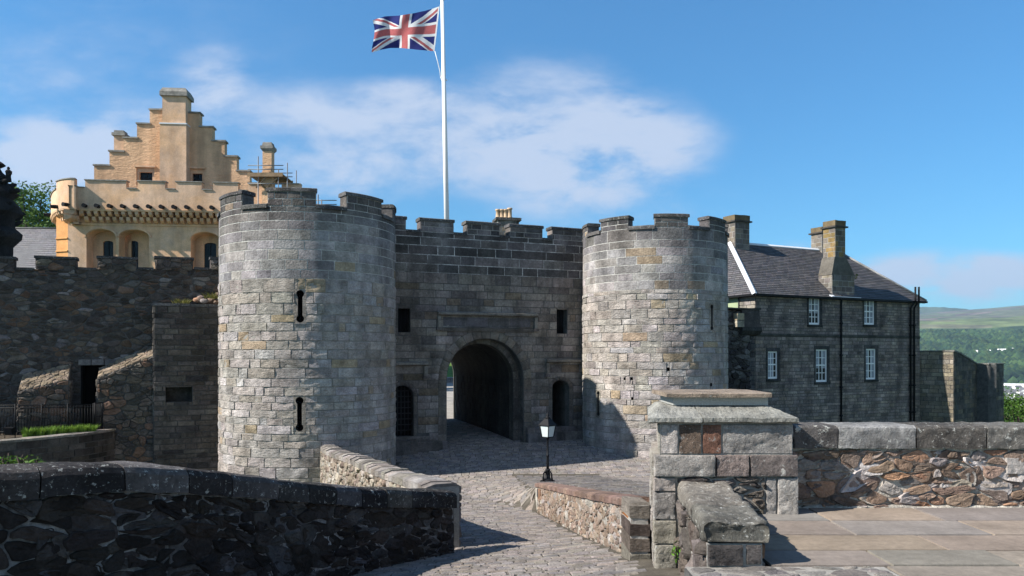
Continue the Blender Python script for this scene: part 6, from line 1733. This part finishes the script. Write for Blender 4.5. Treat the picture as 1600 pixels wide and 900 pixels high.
# trees below the bastion at the right edge
for k, (px, d, yt, rad, lb) in enumerate(((1592,62,616,2.6,'rounded green tree below the bastion at the right edge, nearest the frame edge'),(1640,66,612,3.0,'green tree mostly outside the right edge, behind the terrace wall'),(1575,75,632,2.2,'smaller dark green tree tucked against the far bastion corner'))):
    p = P(px, yt, d); tree(lb, (p.x,p.y,-7), p.z+7, (rad,rad,rad*.95), p.z-rad*.9+7, 46, 120, .12, 100+k, [(.045,.10,.015),(.07,.14,.02),(.035,.075,.012)], 'trees below the bastion')

# ------------------------------------------------------------------ haze
HAZE = True
if HAZE:
    hz = MB(); hz.box(-9000,9000,-60,8900,-80,570,0)
    hm = bpy.data.materials.new('air_haze'); hm.use_nodes = True; n_ = hm.node_tree.nodes; n_.remove(n_['Principled BSDF'])
    pvn = n_.new('ShaderNodeVolumePrincipled'); pvn.inputs['Density'].default_value = .00007; pvn.inputs['Color'].default_value = (.50,.72,.95,1); pvn.inputs['Anisotropy'].default_value = .2
    hm.node_tree.links.new(pvn.outputs[0], n_['Material Output'].inputs['Volume']); M['haze'] = hm
    kind(hz.build('haze', ['haze']), 'stuff')

# ------------------------------------------------------------------ sun, sky, camera
EL, AZ = 39.0, 20.0          # sun elevation; it stands to the left and this far behind the camera's side axis
s = Vector((-math.cos(R(EL))*math.cos(R(AZ)), -math.cos(R(EL))*math.sin(R(AZ)), math.sin(R(EL))))
ld = bpy.data.lights.new('sun', 'SUN'); ld.energy = 5.0; ld.angle = R(.53); ld.color = (1,.945,.87)
lo = bpy.data.objects.new('sun', ld); COL.objects.link(lo); lo.rotation_euler = s.to_track_quat('Z','Y').to_euler(); lo.location = (-20,-10,30)
w = bpy.data.worlds.new('World'); sc.world = w; w.use_nodes = True; nt = w.node_tree; N = nt.nodes; L = nt.links
bg = N['Background']; sky = N.new('ShaderNodeTexSky'); sky.sky_type = 'NISHITA'; sky.sun_disc = False
sky.sun_elevation = R(EL); sky.sun_rotation = math.atan2(s.x, s.y); sky.altitude = 100; sky.air_density = 1.0; sky.dust_density = 0.1; sky.ozone_density = 2.2
tc = N.new('ShaderNodeTexCoord'); sep = N.new('ShaderNodeSeparateXYZ'); L.new(tc.outputs['Generated'], sep.inputs[0])
def math_(op, a, b=None, c=None):
    n = N.new('ShaderNodeMath'); n.operation = op
    for k, v in enumerate((a,b,c)):
        if v is None: continue
        if isinstance(v, (int,float)): n.inputs[k].default_value = v
        else: L.new(v, n.inputs[k])
    return n.outputs[0]
dy = math_('MAXIMUM', sep.outputs[1], .06); X = math_('DIVIDE', sep.outputs[0], dy); Z = math_('DIVIDE', sep.outputs[2], dy)
cmb = N.new('ShaderNodeCombineXYZ'); L.new(X, cmb.inputs[0]); L.new(Z, cmb.inputs[1])
def blob(px, py, rx, ry, amp):
    a = math_('MULTIPLY', math_('SUBTRACT', X, (px-800)/F), F/rx); b_ = math_('MULTIPLY', math_('SUBTRACT', Z, (HY-py)/F), F/ry)
    d = math_('SQRT', math_('ADD', math_('MULTIPLY', a, a), math_('MULTIPLY', b_, b_)))
    n = N.new('ShaderNodeMapRange'); n.interpolation_type = 'SMOOTHSTEP'; n.inputs[1].default_value = 1; n.inputs[2].default_value = .0; n.inputs[3].default_value = 0; n.inputs[4].default_value = amp; L.new(d, n.inputs[0]); return n.outputs[0]
blobs = [(540,190,330,95,.66),(860,195,310,170,.85),(1000,220,220,90,.75),(820,260,420,80,.5),(520,285,240,75,.7),(960,320,330,70,.6),(1490,425,260,55,1.05),(1250,385,120,22,.5),(90,235,210,80,.95),(330,130,85,85,.5),(60,290,140,60,.4),(240,200,120,60,.3),(620,145,110,40,.4),(100,130,700,280,.36),(1500,450,420,80,.5)]
tot = None
for bl in blobs: o = blob(*bl); tot = o if tot is None else math_('ADD', tot, o)
mp = N.new('ShaderNodeMapping'); mp.inputs['Scale'].default_value = (1,1.7,1); L.new(cmb.outputs[0], mp.inputs[0])
nz = N.new('ShaderNodeTexNoise'); nz.inputs['Scale'].default_value = 4.6; nz.inputs['Detail'].default_value = 9; nz.inputs['Roughness'].default_value = .6; nz.inputs['Distortion'].default_value = .25; L.new(mp.outputs[0], nz.inputs['Vector'])
mpb = N.new('ShaderNodeMapping'); mpb.inputs['Scale'].default_value = (1,2.6,1); mpb.inputs['Rotation'].default_value = (0,0,.22); L.new(cmb.outputs[0], mpb.inputs[0])
nzb = N.new('ShaderNodeTexNoise'); nzb.inputs['Scale'].default_value = 8.5; nzb.inputs['Detail'].default_value = 9; nzb.inputs['Roughness'].default_value = .62; nzb.inputs['Distortion'].default_value = .25; L.new(mpb.outputs[0], nzb.inputs['Vector'])
nn_ = math_('ADD', math_('MULTIPLY', nz.outputs['Fac'], .6), math_('MULTIPLY', nzb.outputs['Fac'], .4))
fac = math_('MULTIPLY', math_('MINIMUM', tot, 1.1), math_('MULTIPLY', math_('SUBTRACT', nn_, .31), 5.2))
mr_ = N.new('ShaderNodeMapRange'); mr_.interpolation_type = 'SMOOTHSTEP'; mr_.inputs[1].default_value = .10; mr_.inputs[2].default_value = 1.05; mr_.inputs[3].default_value = 0; mr_.inputs[4].default_value = .88
L.new(fac, mr_.inputs[0])
SKY = .066
tint = N.new('ShaderNodeMix'); tint.data_type = 'RGBA'; tint.blend_type = 'MULTIPLY'; tint.inputs[0].default_value = 1; L.new(sky.outputs[0], tint.inputs[6]); tint.inputs[7].default_value = (.46,.98,1.25,1)
zf = N.new('ShaderNodeMapRange'); zf.inputs[1].default_value = 0.0; zf.inputs[2].default_value = .42; zf.inputs[3].default_value = .84; zf.inputs[4].default_value = 1.16; L.new(sep.outputs[2], zf.inputs[0])
zs = N.new('ShaderNodeVectorMath'); zs.operation = 'SCALE'; L.new(tint.outputs[2], zs.inputs[0]); L.new(zf.outputs[0], zs.inputs['Scale'])
cm = N.new('ShaderNodeMix'); cm.data_type = 'RGBA'; L.new(mr_.outputs[0], cm.inputs[0]); L.new(zs.outputs[0], cm.inputs[6]); cm.inputs[7].default_value = (.32/SKY,.365/SKY,.455/SKY,1)
nb = N.new('ShaderNodeTexNoise'); nb.inputs['Scale'].default_value = 2.6; nb.inputs['Detail'].default_value = 8; L.new(tc.outputs['Generated'], nb.inputs['Vector'])  # unseen pale clouds behind the camera, added to lift the shade
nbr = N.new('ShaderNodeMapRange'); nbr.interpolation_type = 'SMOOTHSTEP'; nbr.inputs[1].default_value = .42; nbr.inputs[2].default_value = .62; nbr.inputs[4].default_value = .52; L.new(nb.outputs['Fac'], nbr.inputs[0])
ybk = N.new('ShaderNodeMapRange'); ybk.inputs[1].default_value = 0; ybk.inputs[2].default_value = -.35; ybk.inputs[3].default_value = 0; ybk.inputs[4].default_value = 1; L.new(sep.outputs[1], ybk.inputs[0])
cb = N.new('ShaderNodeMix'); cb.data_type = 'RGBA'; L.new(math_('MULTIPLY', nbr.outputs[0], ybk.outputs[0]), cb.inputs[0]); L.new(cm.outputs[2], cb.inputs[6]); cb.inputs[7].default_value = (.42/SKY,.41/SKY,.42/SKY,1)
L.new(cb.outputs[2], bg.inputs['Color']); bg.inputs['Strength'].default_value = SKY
cd = bpy.data.cameras.new('camera'); co = bpy.data.objects.new('camera', cd); COL.objects.link(co); sc.camera = co
co.location = (0,0,E); co.rotation_euler = (R(90),0,0); cd.sensor_width = 36; cd.lens = 36*F/1600; cd.shift_y = (HY-450)/1600; cd.clip_end = 40000; cd.clip_start = .05
sc.view_settings.view_transform = 'Standard'; sc.view_settings.look = 'None'; sc.view_settings.gamma = 1; sc.view_settings.exposure = .95; sc.view_settings.use_curve_mapping = False
sc.cycles.volume_bounces = 0; sc.cycles.sample_clamp_indirect = .6; sc.cycles.max_bounces = 6; sc.cycles.use_denoising = True; sc.cycles.denoiser = 'OPENIMAGEDENOISE'; sc.cycles.denoising_input_passes = 'RGB_ALBEDO_NORMAL'; sc.cycles.denoising_prefilter = 'ACCURATE'
